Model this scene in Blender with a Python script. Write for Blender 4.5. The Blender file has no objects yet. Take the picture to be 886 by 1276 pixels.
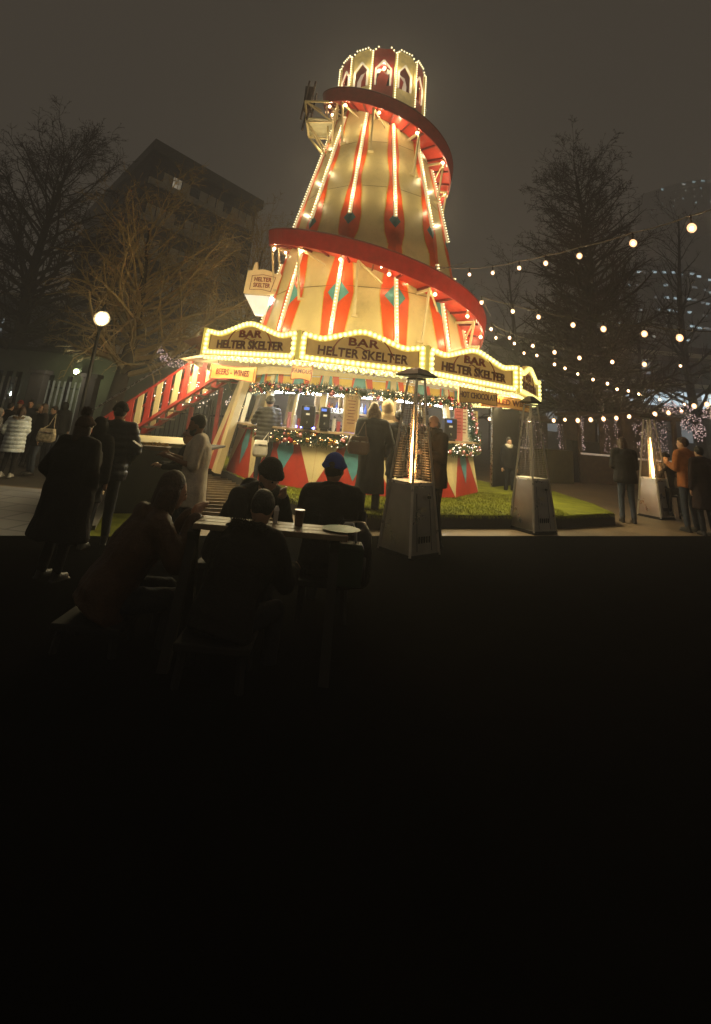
import bpy, math, random
from math import sin, cos, pi, radians as rad, atan2, hypot, sqrt
from mathutils import Vector, Matrix, noise as mnoise

C = bpy.context.scene.collection
SC = bpy.context.scene
V = Vector
# ------------------------------------------------------------------ camera
F, PITCH, ROLL, EYE = 640.0, .295, .085, 1.45
CP, SP = cos(PITCH), sin(PITCH)
CR, SR = cos(ROLL), sin(ROLL)
def ray(px, py):
    u, v = px-443, py-332
    u, v = u*CR+v*SR, -u*SR+v*CR
    d = V((u/F, CP+v/F*SP, SP-v/F*CP))
    return d
def at(px, py, y):                       # the point seen there at ground distance y
    d = ray(px, py); k = y/d.y
    return V((d.x*k, y, EYE+d.z*k))
def gnd(px, py, z=0.0):                  # the point seen there at height z
    d = ray(px, py); k = (z-EYE)/d.z
    return V((d.x*k, d.y*k, z))
cd = bpy.data.cameras.new('camera'); cam = bpy.data.objects.new('camera', cd); C.objects.link(cam)
cam.matrix_world = Matrix.Translation((0, 0, EYE)) @ Matrix.Rotation(pi/2+PITCH, 4, 'X') @ Matrix.Rotation(ROLL, 4, 'Z')
cd.sensor_fit = 'AUTO'; cd.sensor_width = 36; cd.lens = F/1276*36
cd.shift_y = -(638-332)/1276; cd.clip_end = 2000; cd.clip_start = .05
SC.camera = cam
# ------------------------------------------------------------------ materials
def srgb(r, g, b):
    f = lambda c: (c/255/12.92) if c/255 <= .04045 else ((c/255+.055)/1.055)**2.4
    return (f(r), f(g), f(b))
MC = {}
def mat(name, col, rough=.6, metal=0., var=.25, scale=6., bump=.0, bscale=40., spec=.5, coat=0., dirt=0., emis=None):
    if name in MC: return MC[name]
    m = bpy.data.materials.new(name); m.use_nodes = True; nt = m.node_tree; N = nt.nodes; L = nt.links
    b = N['Principled BSDF']
    tc = N.new('ShaderNodeTexCoord')
    n = N.new('ShaderNodeTexNoise'); n.inputs['Scale'].default_value = scale; n.inputs['Detail'].default_value = 6; n.inputs['Roughness'].default_value = .6
    L.new(tc.outputs['Object'], n.inputs['Vector'])
    mr = N.new('ShaderNodeMapRange'); mr.inputs['From Min'].default_value = .3; mr.inputs['From Max'].default_value = .7
    L.new(n.outputs['Fac'], mr.inputs['Value'])
    mx = N.new('ShaderNodeMix'); mx.data_type = 'RGBA'
    d = tuple(c*(1-var) for c in col)+(1,); h = tuple(min(1, c*(1+var*.6)) for c in col)+(1,)
    mx.inputs['A'].default_value = d; mx.inputs['B'].default_value = h
    L.new(mr.outputs['Result'], mx.inputs['Factor'])
    out = mx.outputs['Result']
    if dirt:
        n2 = N.new('ShaderNodeTexNoise'); n2.inputs['Scale'].default_value = 1.3; n2.inputs['Detail'].default_value = 9; n2.inputs['Roughness'].default_value = .75
        L.new(tc.outputs['Object'], n2.inputs['Vector'])
        r2 = N.new('ShaderNodeMapRange'); r2.inputs['From Min'].default_value = .5; r2.inputs['From Max'].default_value = .72; r2.inputs['To Max'].default_value = dirt
        L.new(n2.outputs['Fac'], r2.inputs['Value'])
        m2 = N.new('ShaderNodeMix'); m2.data_type = 'RGBA'; m2.inputs['B'].default_value = tuple(c*.25 for c in col)+(1,)
        L.new(r2.outputs['Result'], m2.inputs['Factor']); L.new(out, m2.inputs['A']); out = m2.outputs['Result']
    L.new(out, b.inputs['Base Color'])
    b.inputs['Roughness'].default_value = rough; b.inputs['Metallic'].default_value = metal
    b.inputs['Specular IOR Level'].default_value = spec; b.inputs['Coat Weight'].default_value = coat
    rr = N.new('ShaderNodeMapRange'); rr.inputs['To Min'].default_value = max(.03, rough-.12); rr.inputs['To Max'].default_value = min(1, rough+.12)
    L.new(n.outputs['Fac'], rr.inputs['Value']); L.new(rr.outputs['Result'], b.inputs['Roughness'])
    if bump:
        nb = N.new('ShaderNodeTexNoise'); nb.inputs['Scale'].default_value = bscale; nb.inputs['Detail'].default_value = 5
        L.new(tc.outputs['Object'], nb.inputs['Vector'])
        bp = N.new('ShaderNodeBump'); bp.inputs['Strength'].default_value = bump; bp.inputs['Distance'].default_value = .02
        L.new(nb.outputs['Fac'], bp.inputs['Height']); L.new(bp.outputs['Normal'], b.inputs['Normal'])
    if emis:
        b.inputs['Emission Color'].default_value = tuple(emis[0])+(1,); b.inputs['Emission Strength'].default_value = emis[1]
        m.cycles.emission_sampling = 'NONE'
    MC[name] = m; return m
def glow(name, col, strength, sample='NONE', var=.12, scale=3., rim=None, core=1.7):
    if name in MC: return MC[name]
    m = bpy.data.materials.new(name); m.use_nodes = True; nt = m.node_tree; N = nt.nodes; L = nt.links
    N.remove(N['Principled BSDF']); e = N.new('ShaderNodeEmission')
    tc = N.new('ShaderNodeTexCoord'); n = N.new('ShaderNodeTexNoise'); n.inputs['Scale'].default_value = scale
    L.new(tc.outputs['Object'], n.inputs['Vector'])
    mr = N.new('ShaderNodeMapRange'); mr.inputs['From Min'].default_value = .3; mr.inputs['From Max'].default_value = .7
    mr.inputs['To Min'].default_value = strength*(1-var); mr.inputs['To Max'].default_value = strength*(1+var)
    L.new(n.outputs['Fac'], mr.inputs['Value']); L.new(mr.outputs['Result'], e.inputs['Strength'])
    e.inputs['Color'].default_value = tuple(col)+(1,)
    if rim:                                  # bulb halo painted into the emission: hot middle, amber towards the edge
        lw = N.new('ShaderNodeLayerWeight'); lw.inputs['Blend'].default_value = .5
        c1 = N.new('ShaderNodeMix'); c1.data_type = 'RGBA'; c1.inputs['A'].default_value = tuple(col)+(1,); c1.inputs['B'].default_value = tuple(rim[0])+(1,)
        L.new(lw.outputs['Facing'], c1.inputs['Factor']); L.new(c1.outputs['Result'], e.inputs['Color'])
        pw = N.new('ShaderNodeMath'); pw.operation = 'POWER'; pw.inputs[1].default_value = .3
        m2_ = N.new('ShaderNodeMath'); m2_.operation = 'MULTIPLY'; m2_.use_clamp = True; m2_.inputs[1].default_value = core; L.new(lw.outputs['Facing'], m2_.inputs[0]); L.new(m2_.outputs[0], pw.inputs[0])
        s1 = N.new('ShaderNodeMix'); s1.data_type = 'FLOAT'; s1.inputs['B'].default_value = rim[1]; L.new(mr.outputs['Result'], s1.inputs['A']); L.new(pw.outputs[0], s1.inputs['Factor']); L.new(s1.outputs['Result'], e.inputs['Strength'])
    L.new(e.outputs[0], N['Material Output'].inputs['Surface'])
    m.cycles.emission_sampling = sample
    MC[name] = m; return m
def glassmat(name, col=(1, 1, 1), rough=.05, alpha=.25):
    if name in MC: return MC[name]
    m = bpy.data.materials.new(name); m.use_nodes = True; nt = m.node_tree; N = nt.nodes; L = nt.links
    b = N['Principled BSDF']; b.inputs['Base Color'].default_value = tuple(col)+(1,)
    tc = N.new('ShaderNodeTexCoord'); n = N.new('ShaderNodeTexNoise'); n.inputs['Scale'].default_value = 4
    L.new(tc.outputs['Object'], n.inputs['Vector'])
    mr = N.new('ShaderNodeMapRange'); mr.inputs['To Min'].default_value = alpha*.7; mr.inputs['To Max'].default_value = alpha*1.3
    L.new(n.outputs['Fac'], mr.inputs['Value']); L.new(mr.outputs['Result'], b.inputs['Alpha'])
    b.inputs['Roughness'].default_value = rough
    MC[name] = m; return m
# ------------------------------------------------------------------ objects
ORG = {}                                  # world position of each thing's own origin
def tag(o, label=None, cat=None, group=None, kind=None):
    if label: o['label'] = label
    if cat: o['category'] = cat
    if group: o['group'] = group
    if kind: o['kind'] = kind
    return o
def thing(name, label, cat, loc=(0, 0, 0), rz=0, group=None):
    o = bpy.data.objects.new(name, None); C.objects.link(o); o.location = loc; o.rotation_euler = (0, 0, rz)
    o.empty_display_size = .2
    ORG[o.name] = V(loc)
    return tag(o, label, cat, group)
def copy_tree(o, parent=None):
    c = o.copy(); C.objects.link(c); c.parent = parent
    for ch in o.children: copy_tree(ch, c)
    return c
class MB:
    def __init__(s): s.v = []; s.f = []
    def quad(s, *p):
        k = len(s.v); s.v += [V(q) for q in p]; s.f.append(tuple(range(k, k+len(p)))); return s
    def box(s, c, d, M=None):
        k = len(s.v); c = V(c)
        for x in (-.5, .5):
            for y in (-.5, .5):
                for z in (-.5, .5):
                    q = V((x*d[0], y*d[1], z*d[2]))
                    if M: q = M @ q
                    s.v.append(c+q)
        s.f += [tuple(k+i for i in f) for f in ((0, 1, 3, 2), (4, 6, 7, 5), (0, 4, 5, 1), (2, 3, 7, 6), (0, 2, 6, 4), (1, 5, 7, 3))]
        return s
    def beam(s, a, b, w, h, up=(0, 0, 1)):   # rectangular bar from a to b
        a, b = V(a), V(b); d = b-a; l = d.length
        z = d/l if l else V((0, 0, 1)); x = V(up).cross(z)
        if x.length < 1e-4: x = V((1, 0, 0)).cross(z)
        x.normalize(); y = z.cross(x)
        M = Matrix((x, y, z)).transposed()
        return s.box((a+b)/2, (w, h, l), M)
    def path(s, pts, radii, n=6, cap=True):
        pts = [V(p) for p in pts]
        if not hasattr(radii, '__len__'): radii = [radii]*len(pts)
        k = len(s.v); ref = None
        for i, p in enumerate(pts):
            t = (pts[min(i+1, len(pts)-1)]-pts[max(i-1, 0)])
            if t.length < 1e-7: t = V((0, 0, 1))
            t.normalize()
            if ref is None: ref = V((0, 0, 1)) if abs(t.z) < .9 else V((1, 0, 0))
            x = ref.cross(t); 
            if x.length < 1e-4: x = V((0, 1, 0)).cross(t)
            x.normalize(); y = t.cross(x); ref = ref-t*ref.dot(t)
            if ref.length < 1e-3: ref = y
            ref = ref.normalized()
            for j in range(n):
                a = 2*pi*j/n; s.v.append(p+(x*cos(a)+y*sin(a))*radii[i])
        for i in range(len(pts)-1):
            for j in range(n):
                s.f.append((k+i*n+j, k+i*n+(j+1) % n, k+(i+1)*n+(j+1) % n, k+(i+1)*n+j))
        if cap:
            s.f.append(tuple(k+j for j in range(n))[::-1]); e = k+(len(pts)-1)*n
            s.f.append(tuple(e+j for j in range(n)))
        return s
    def tube(s, a, b, r0, r1=None, n=8): return s.path([a, b], [r0, r0 if r1 is None else r1], n)
    def ball(s, c, r, n=8, m=5, rot=None):
        if not hasattr(r, '__len__'): r = (r, r, r)
        c = V(c); k = len(s.v)
        def P(x, y, z):
            q = V((x*r[0], y*r[1], z*r[2]))
            if rot: q = rot @ q
            s.v.append(c+q)
        P(0, 0, -1)
        for i in range(1, m):
            a = -pi/2+pi*i/m
            for j in range(n): P(cos(a)*cos(2*pi*j/n), cos(a)*sin(2*pi*j/n), sin(a))
        P(0, 0, 1)
        for j in range(n): s.f.append((k, k+1+(j+1) % n, k+1+j))
        for i in range(m-2):
            for j in range(n):
                a = k+1+i*n; s.f.append((a+j, a+(j+1) % n, a+n+(j+1) % n, a+n+j))
        t = k+1+(m-1)*n; a = k+1+(m-2)*n
        for j in range(n): s.f.append((t, a+j, a+(j+1) % n))
        return s
    def cone(s, a, b, r0, r1, n=10):         # rounded limb: two balls and a frustum
        s.ball(a, r0, n, 6); s.ball(b, r1, n, 6); return s.path([a, b], [r0, r1], n)
    def loft(s, rings, cap=True):            # rings: lists of points, same length
        k = len(s.v); n = len(rings[0])
        for r in rings: s.v += [V(p) for p in r]
        for i in range(len(rings)-1):
            for j in range(n):
                s.f.append((k+i*n+j, k+i*n+(j+1) % n, k+(i+1)*n+(j+1) % n, k+(i+1)*n+j))
        if cap:
            s.f.append(tuple(k+j for j in range(n))[::-1]); e = k+(len(rings)-1)*n
            s.f.append(tuple(e+j for j in range(n)))
        return s
    def prism(s, poly, dv):                  # poly pushed along dv
        dv = V(dv); k = len(s.v); n = len(poly); s.v += [V(p) for p in poly]+[V(p)+dv for p in poly]
        s.f.append(tuple(range(k, k+n))); s.f.append(tuple(range(k+n, k+2*n))[::-1])
        for j in range(n): s.f.append((k+j, k+n+j, k+n+(j+1) % n, k+(j+1) % n))
        return s
    def build(s, name, m, parent=None, smooth=False, org=None, mods=None, **kw):
        me = bpy.data.meshes.new(name)
        o = bpy.data.objects.new(name, me)
        off = V((0, 0, 0))
        if parent is not None:
            o.parent = parent; off = ORG[parent.name]; ORG[o.name] = off
        elif org is not None: off = V(org); o.location = off; ORG[o.name] = off
        else: ORG[o.name] = off
        me.from_pydata([tuple(q-off) for q in s.v], [], s.f)
        if smooth: me.polygons.foreach_set('use_smooth', [True]*len(me.polygons))
        me.materials.append(m); me.update()
        C.objects.link(o)
        if kw: tag(o, **kw)
        return o
def bevel(o, w=.01, seg=2):
    md = o.modifiers.new('bevel', 'BEVEL'); md.width = w; md.segments = seg; md.limit_method = 'ANGLE'; md.angle_limit = rad(40)
    return o
def lettering(txt, m, parent, pos, xdir, zdir, size, ext=.006, name='lettering', width=None, bold=.012, align='CENTER'):
    cu = bpy.data.curves.new(name, 'FONT'); cu.body = txt; cu.size = size; cu.extrude = ext; cu.align_x = align; cu.align_y = 'CENTER'
    cu.offset = bold*size; cu.resolution_u = 3; cu.space_character = 1.04
    o = bpy.data.objects.new(name, cu); C.objects.link(o); cu.materials.append(m)
    x = V(xdir).normalized(); z = V(zdir).normalized(); n = x.cross(z)
    z = n.cross(x).normalized()*1.0
    sx = 1.0
    if width:
        n_w = .56*size*1.04*len(txt); sx = width/n_w
    o.matrix_world = Matrix.Translation(V(pos)-(ORG[parent.name] if parent else V((0, 0, 0)))) @ Matrix((x*sx, z, n)).transposed().to_4x4()
    if parent: o.parent = parent
    TEXTS.append(o)
    return o
TEXTS = []
def bake_texts():                         # letters become plain meshes
    bpy.context.view_layer.update(); dg = bpy.context.evaluated_depsgraph_get()
    for o in TEXTS:
        me = bpy.data.meshes.new_from_object(o.evaluated_get(dg)); n = bpy.data.objects.new('lettering', me); C.objects.link(n)
        n.parent = o.parent; n.matrix_local = o.matrix_local.copy()
    for o in TEXTS: bpy.data.objects.remove(o)
    TEXTS.clear()
# ------------------------------------------------------------------ night sky and haze
w = bpy.data.worlds.new('World'); SC.world = w; w.use_nodes = True
nt = w.node_tree; N = nt.nodes; L = nt.links
bg = N['Background']
tc = N.new('ShaderNodeTexCoord'); sx = N.new('ShaderNodeSeparateXYZ'); L.new(tc.outputs['Generated'], sx.inputs[0])
cr = N.new('ShaderNodeValToRGB'); L.new(sx.outputs['Z'], cr.inputs['Fac'])
e = cr.color_ramp.elements
e[0].position = 0.0; e[0].color = srgb(70, 62, 50)+(1,)
e[1].position = .85; e[1].color = srgb(56, 54, 50)+(1,)
x_ = e.new(.38); x_.color = srgb(74, 69, 59)+(1,)
nz = N.new('ShaderNodeTexNoise'); nz.inputs['Scale'].default_value = 1.6; nz.inputs['Detail'].default_value = 5
L.new(tc.outputs['Generated'], nz.inputs['Vector'])
mr = N.new('ShaderNodeMapRange'); mr.inputs['From Min'].default_value = .3; mr.inputs['From Max'].default_value = .7
mr.inputs['To Min'].default_value = .86; mr.inputs['To Max'].default_value = 1.12
L.new(nz.outputs['Fac'], mr.inputs['Value'])
vm = N.new('ShaderNodeMix'); vm.data_type = 'RGBA'; vm.blend_type = 'MULTIPLY'; vm.inputs['Factor'].default_value = 1
L.new(cr.outputs['Color'], vm.inputs['A']); L.new(mr.outputs['Result'], vm.inputs['B'])
sky = N.new('ShaderNodeTexSky'); sky.sky_type = 'NISHITA'; sky.sun_disc = False; sky.sun_elevation = rad(-6); sky.sun_rotation = rad(200)
ad = N.new('ShaderNodeMix'); ad.data_type = 'RGBA'; ad.blend_type = 'ADD'; ad.inputs['Factor'].default_value = .01
L.new(vm.outputs['Result'], ad.inputs['A']); L.new(sky.outputs['Color'], ad.inputs['B'])
L.new(ad.outputs['Result'], bg.inputs['Color']); bg.inputs['Strength'].default_value = 1.0
va = N.new('ShaderNodeVolumeAbsorption'); va.inputs['Color'].default_value = (0, 0, 0, 1); va.inputs['Density'].default_value = .0045
ve = N.new('ShaderNodeEmission'); ve.inputs['Color'].default_value = srgb(64, 58, 50)+(1,); ve.inputs['Strength'].default_value = .0066
vs = N.new('ShaderNodeAddShader'); L.new(va.outputs[0], vs.inputs[0]); L.new(ve.outputs[0], vs.inputs[1])
vc = N.new('ShaderNodeVolumeScatter'); vc.inputs['Color'].default_value = (1, 1, 1, 1); vc.inputs['Density'].default_value = .0055; vc.inputs['Anisotropy'].default_value = .82
vt = N.new('ShaderNodeAddShader'); L.new(vs.outputs[0], vt.inputs[0]); L.new(vc.outputs[0], vt.inputs[1]); L.new(vt.outputs[0], N['World Output'].inputs['Volume'])
SC.cycles.volume_bounces = 0
SC.cycles.use_denoising = True
SC.cycles.max_bounces = 5; SC.cycles.diffuse_bounces = 3; SC.cycles.glossy_bounces = 3; SC.cycles.transmission_bounces = 4
SC.cycles.transparent_max_bounces = 12; SC.cycles.sample_clamp_indirect = 3; SC.cycles.caustics_reflective = False; SC.cycles.caustics_refractive = False
SC.view_settings.view_transform = 'Standard'; SC.view_settings.look = 'None'; SC.view_settings.exposure = 0
# ------------------------------------------------------------------ ground
def brick(name, c1, c2, mortar, sc, rough=.55, rot=0., bw=.5, rh=.25, freq=2, msize=.02):
    m = mat(name, c1, rough, var=.3, scale=2.2); nt = m.node_tree; N = nt.nodes; L = nt.links; b = N['Principled BSDF']
    tc = N.new('ShaderNodeTexCoord'); mp = N.new('ShaderNodeMapping'); mp.inputs['Rotation'].default_value = (0, 0, rot); L.new(tc.outputs['Object'], mp.inputs[0])
    br = N.new('ShaderNodeTexBrick'); br.inputs['Scale'].default_value = sc; br.inputs['Mortar Size'].default_value = msize
    br.inputs['Color1'].default_value = tuple(c1)+(1,); br.inputs['Color2'].default_value = tuple(c2)+(1,); br.inputs['Mortar'].default_value = tuple(mortar)+(1,)
    br.inputs['Brick Width'].default_value = bw; br.inputs['Row Height'].default_value = rh; L.new(mp.outputs[0], br.inputs['Vector'])
    old = b.inputs['Base Color'].links[0].from_socket
    mx = N.new('ShaderNodeMix'); mx.data_type = 'RGBA'; mx.inputs['Factor'].default_value = .65
    L.new(old, mx.inputs['A']); L.new(br.outputs['Color'], mx.inputs['B']); L.new(mx.outputs['Result'], b.inputs['Base Color'])
    bp = N.new('ShaderNodeBump'); bp.inputs['Strength'].default_value = .5; bp.inputs['Distance'].default_value = .01; bp.invert = True
    L.new(br.outputs['Fac'], bp.inputs['Height']); L.new(bp.outputs['Normal'], b.inputs['Normal'])
    return m
def struct(mb, name, m): return mb.build(name, m, kind='structure')
earth = mat('packed_earth', (.045, .036, .026), .9, var=.4, scale=1.5, bump=.4, dirt=.5)
struct(MB().quad((-400, -60, -.33), (400, -60, -.33), (400, 600, -.33), (-400, 600, -.33)), 'ground', earth)
# the raised square: everything but the lower street beyond the steps on the west side
terr = MB()
for (x0, x1, y0, y1) in ((-60, 60, -40, 9.3), (-4.6, 60, 9.3, 90)):
    terr.quad((x0, y0, 0), (x1, y0, 0), (x1, y1, 0), (x0, y1, 0))
terr.quad((-60, 9.3, -.13), (-4.6, 9.3, -.13), (-4.6, 9.3, 0), (-60, 9.3, 0))
terr.quad((-4.6, 9.3, -.33), (-4.6, 90, -.33), (-4.6, 90, 0), (-4.6, 9.3, 0))
struct(terr, 'square', mat('tarmac', (.15, .105, .058), .6, var=.4, scale=1.2, bump=.3, bscale=90, dirt=.6))
pave = brick('stone_paving', (.24, .24, .25), (.16, .16, .17), (.02, .02, .02), 1.0, .42, rad(8), .9, .45)
struct(MB().box((-32.4, 9.55, -.215), (55.6, .5, .17)), 'step', mat('step_stone', (.12, .12, .12), .5, dirt=.4))
# pavement of big slabs with kerb stones, on the west side of the square
struct(MB().quad((-40, -3, .004), (-1.5, 5.5, .004), (-3.3, 9.2, .004), (-40, 9.2, .004)), 'pavement', pave)
k0, k1 = gnd(112, 662), gnd(150, 596)
kd = (k1-k0).normalized(); 
struct(MB().beam(k0+V((0, 0, .03)), k1+kd*.4+V((0, 0, .03)), .10, .06), 'kerb', mat('kerb_stone', (.15, .145, .13), .6, dirt=.5))
# near asphalt, night darkness painted in as near-black colour
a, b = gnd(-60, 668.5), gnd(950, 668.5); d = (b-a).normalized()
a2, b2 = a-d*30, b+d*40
struct(MB().quad((a2.x, -30, .008), (b2.x, -30, .008), (b2.x, b2.y, .008), (a2.x, a2.y, .008)), 'shade_asphalt', mat('shade_black_asphalt', (.0035, .0033, .003), .95, var=.35, scale=3, bump=.15, bscale=120, spec=.0))
# planks beside the turf
pl = MB(); n_ = 16
p0, p1 = gnd(262, 652), gnd(300, 598)
dv = (p1-p0); dv.z = 0
for i in range(n_+4):
    q = p0+dv*(i/n_); pl.beam(q+V((-.75, -.1, .02)), q+V((.85, .3, .02)), .04, .105)
struct(pl, 'boardwalk', mat('weathered_planks', (.13, .09, .045), .6, var=.5, scale=8, dirt=.5))
# turf deck carrying the tower
TZ = .2
edge = [gnd(552, 641, TZ), gnd(700, 643, TZ), gnd(766, 640, TZ), gnd(740, 628, TZ), gnd(690, 612, TZ), gnd(640, 604, TZ), V((4.4, 14.5, TZ)), V((3, 17.2, TZ)), V((-3, 17.2, TZ)), V((-4.2, 14, TZ)), gnd(284, 588, TZ), gnd(330, 610, TZ), gnd(372, 626, TZ), gnd(420, 640, TZ), gnd(480, 642, TZ)]
turf_m = mat('artificial_turf', (.185, .205, .014), .9, var=.45, scale=3.5, bump=.9, bscale=260, spec=.15, dirt=.55)
dk = MB(); dk.prism([p-V((0, 0, TZ-.001)) for p in edge][::1], (0, 0, TZ-.012))
deckb = struct(dk, 'turf_deck', mat('deck_skirt', (.02, .016, .01), .8, dirt=.3))
tp = MB(); tp.f.append(tuple(range(len(edge)))); tp.v = [p+V((0, 0, .0)) for p in edge]
tp.build('turf', turf_m, kind='structure')
# blades of the turf (uncountable)
random.seed(4)
gb = MB()
cx_, cy_ = 1.2, 10.5
def inside(x, y, poly):
    c = False
    for i in range(len(poly)):
        a, b = poly[i], poly[i-1]
        if (a.y > y) != (b.y > y) and x < (b.x-a.x)*(y-a.y)/(b.y-a.y)+a.x: c = not c
    return c
k = 0
while k < 22000:
    x = random.uniform(-3, 4.2); y = random.uniform(7.6, 12.4)
    if not inside(x, y, edge): continue
    k += 1; h = random.uniform(.015, .04); a = random.uniform(0, pi); t = .006
    lx, ly = random.uniform(-.02, .02), random.uniform(-.02, .02)
    gb.quad((x-cos(a)*t, y-sin(a)*t, TZ), (x+cos(a)*t, y+sin(a)*t, TZ), (x+lx, y+ly, TZ+h))
for i in range(4, -1, -1): pass
for a_, b_ in ((edge[14], edge[0]), (edge[0], edge[1]), (edge[1], edge[2]), (edge[13], edge[14]), (edge[12], edge[13]), (edge[11], edge[12])):
    for i in range(int((b_-a_).length*420)):
        q = a_.lerp(b_, random.random()); o_ = V((random.uniform(-.01, .01), -random.uniform(.005, .05), random.uniform(-.07, .03))); t = .006
        gb.quad(q+V((-t, .02, 0)), q+V((t, .02, 0)), q+o_)
gb.build('grass', turf_m, kind='stuff')
struct(MB().quad(gnd(120, 664)+V((-.3, -.3, .012)), gnd(205, 664)+V((.1, -.3, .012)), gnd(243, 640)+V((0, 0, .012)), gnd(140, 640)+V((0, 0, .012))), 'turf_mat', turf_m)
# ------------------------------------------------------------------ the helter skelter bar
AX, AY = 0.33, 13.1
NS = 12; ROT = rad(-1.0)
def ta(k): return rad(-90-15)+k*2*pi/NS+ROT        # corner k; corners 0 and 1 face the viewer
def tp_(r, a, z): return V((AX+r*cos(a), AY+r*sin(a), z))
def ofs(v): return v
def rw(z):                                          # corner radius of the tower wall
    P_ = ((0, 3.2), (2.6, 2.72), (3.4, 2.57), (6.5, 1.97), (9.0, 1.37), (9.75, 1.20), (12, .8))
    for (a, b), (c, d) in zip(P_, P_[1:]):
        if z <= c: return b+(d-b)*(z-a)/(c-a)
    return P_[-1][1]
cream = mat('cream_paint', (.68, .56, .26), .38, var=.12, scale=1.5, dirt=.38, coat=.2, bump=.05, bscale=8)
cream2 = mat('cream_panel_paint', (.66, .55, .30), .42, var=.12, scale=2, dirt=.3)
redp = mat('red_paint', (.42, .035, .018), .38, var=.25, scale=3, dirt=.3, coat=.2)
orange = mat('orange_red_paint', (.72, .085, .015), .4, var=.2, scale=3, dirt=.2)
maroon = mat('maroon_paint', (.15, .012, .012), .45, var=.3, scale=2, dirt=.3)
goldp = mat('gold_line_paint', (.65, .42, .07), .4, var=.2)
teal = mat('teal_paint', (.10, .36, .36), .45, var=.2, dirt=.2)
yellowp = mat('yellow_paint', (.75, .50, .06), .45, var=.15, dirt=.15)
steel = mat('brushed_steel', (.45, .44, .42), .28, 1.0, var=.2, scale=12)
dark_metal = mat('dark_metal', (.03, .03, .03), .4, .8, var=.3)
darkwood = mat('dark_wood', (.06, .04, .025), .6, var=.4)
bulb_big = glow('warm_bulb_glass', (1, .72, .40), 900, 'AUTO', .08, core=9, rim=((1, .52, .20), 2.4))
bulb_strip = glow('strip_bulb_glass', (1, .84, .46), 6.5, rim=((1, .68, .22), 1.15))
bulb_cab = glow('marquee_bulb_glass', (1, .90, .34), 4.5, rim=((1, .82, .22), 1.25))
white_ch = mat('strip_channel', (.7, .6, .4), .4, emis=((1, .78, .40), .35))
T = thing('helter_skelter', 'tall cream and red helter skelter tower with spiral slide above a round bar', 'helter skelter', (AX, AY, TZ))
def pt(name, mb, m, par=T, **k): return mb.build(name, m, par, **k)
# wall
mb = MB(); rings = []
for z in (2.3, 3.4, 5.0, 6.5, 7.8, 9.0, 9.75): rings.append([tp_(rw(z), ta(k), z) for k in range(NS)])
mb.loft(rings, cap=False); pt('tower_wall', mb, cream)
mb = MB()                                           # thin panel seams and hoop joints
for z in (4.28,):
    for k in range(NS): mb.beam(tp_(rw(z)+.004, ta(k), z), tp_(rw(z)+.004, ta(k+1), z), .012, .012)
for z in (6.95, 8.35):
    for k in range(NS): mb.beam(tp_(rw(z)+.001, ta(k), z), tp_(rw(z)+.001, ta(k+1), z), .006, .008)
pt('panel_seam', mb, mat('seam', (.20, .13, .05), .7))
# painted rib stripes
low = [(2.62, .22), (2.9, .235), (4.12, .345), (5.1, .19), (5.75, .13)]
upp = [(5.4, .18), (5.75, .25), (6.05, .26), (6.6, .20), (7.3, .12), (8.0, .16), (8.5, .13), (9.2, .06), (9.7, .05)]
def stripe(k, prof, dr, extra=0., mb=None):
    mb = mb or MB(); a = ta(k); L_ = []; M_ = []; R_ = []
    for z, wd in prof:
        wd += extra; r = rw(z)+dr; c = tp_(r, a, z)
        pl_ = tp_(r, ta(k-1), z); pr_ = tp_(r, ta(k+1), z)
        L_.append(c+(pl_-c).normalized()*wd); M_.append(c); R_.append(c+(pr_-c).normalized()*wd)
    for i in range(len(prof)-1):
        mb.quad(L_[i], M_[i], M_[i+1], L_[i+1]); mb.quad(M_[i], R_[i], R_[i+1], M_[i+1])
    return mb
def smoothprof(p, n=5):
    out = []
    for i in range(len(p)-1):
        for j in range(n):
            t = j/n; s = t*t*(3-2*t); out.append((p[i][0]+(p[i+1][0]-p[i][0])*t, p[i][1]+(p[i+1][1]-p[i][1])*s))
    out.append(p[-1]); return out
uppS = smoothprof(upp)
for k in range(NS):
    pt('gold_border', stripe(k, low, .006, .022, stripe(k, uppS, .006, .02)), goldp)
    pt('rib_stripe', stripe(k, low, .010), orange); pt('rib_stripe', stripe(k, uppS, .010), orange)
    for zc, hh, ww, mm in ((4.12, .30, .25, teal), (6.02, .2, .15, mat('dark_teal_paint', (.05, .16, .18), .5))):
        pt('diamond', stripe(k, [(zc-hh, .002), (zc, ww), (zc+hh, .002)], .014), mm)
# bulb strips up the ribs
def bulbrow(a, b, step, r, mb):
    a, b = V(a), V(b); n = max(1, int((b-a).length/step))
    for i in range(n+1): mb.ball(a+(b-a)*(i/n), r, 6, 4)
for k in range(NS):
    for z0, z1 in ((2.75, 5.15), (6.12, 9.35)):
        a = ta(k)
        ch = pt('bulb_channel', MB().beam(tp_(rw(z0)+.035, a, z0), tp_(rw(z1)+.035, a, z1), .085, .05, up=(cos(a), sin(a), 0)), white_ch)
        mb = MB(); bulbrow(tp_(rw(z0)+.075, a, z0+.02), tp_(rw(z1)+.075, a, z1-.02), .078, .021, mb)
        pt('bulb_strip', mb, bulb_strip, ch, kind='stuff')
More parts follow.
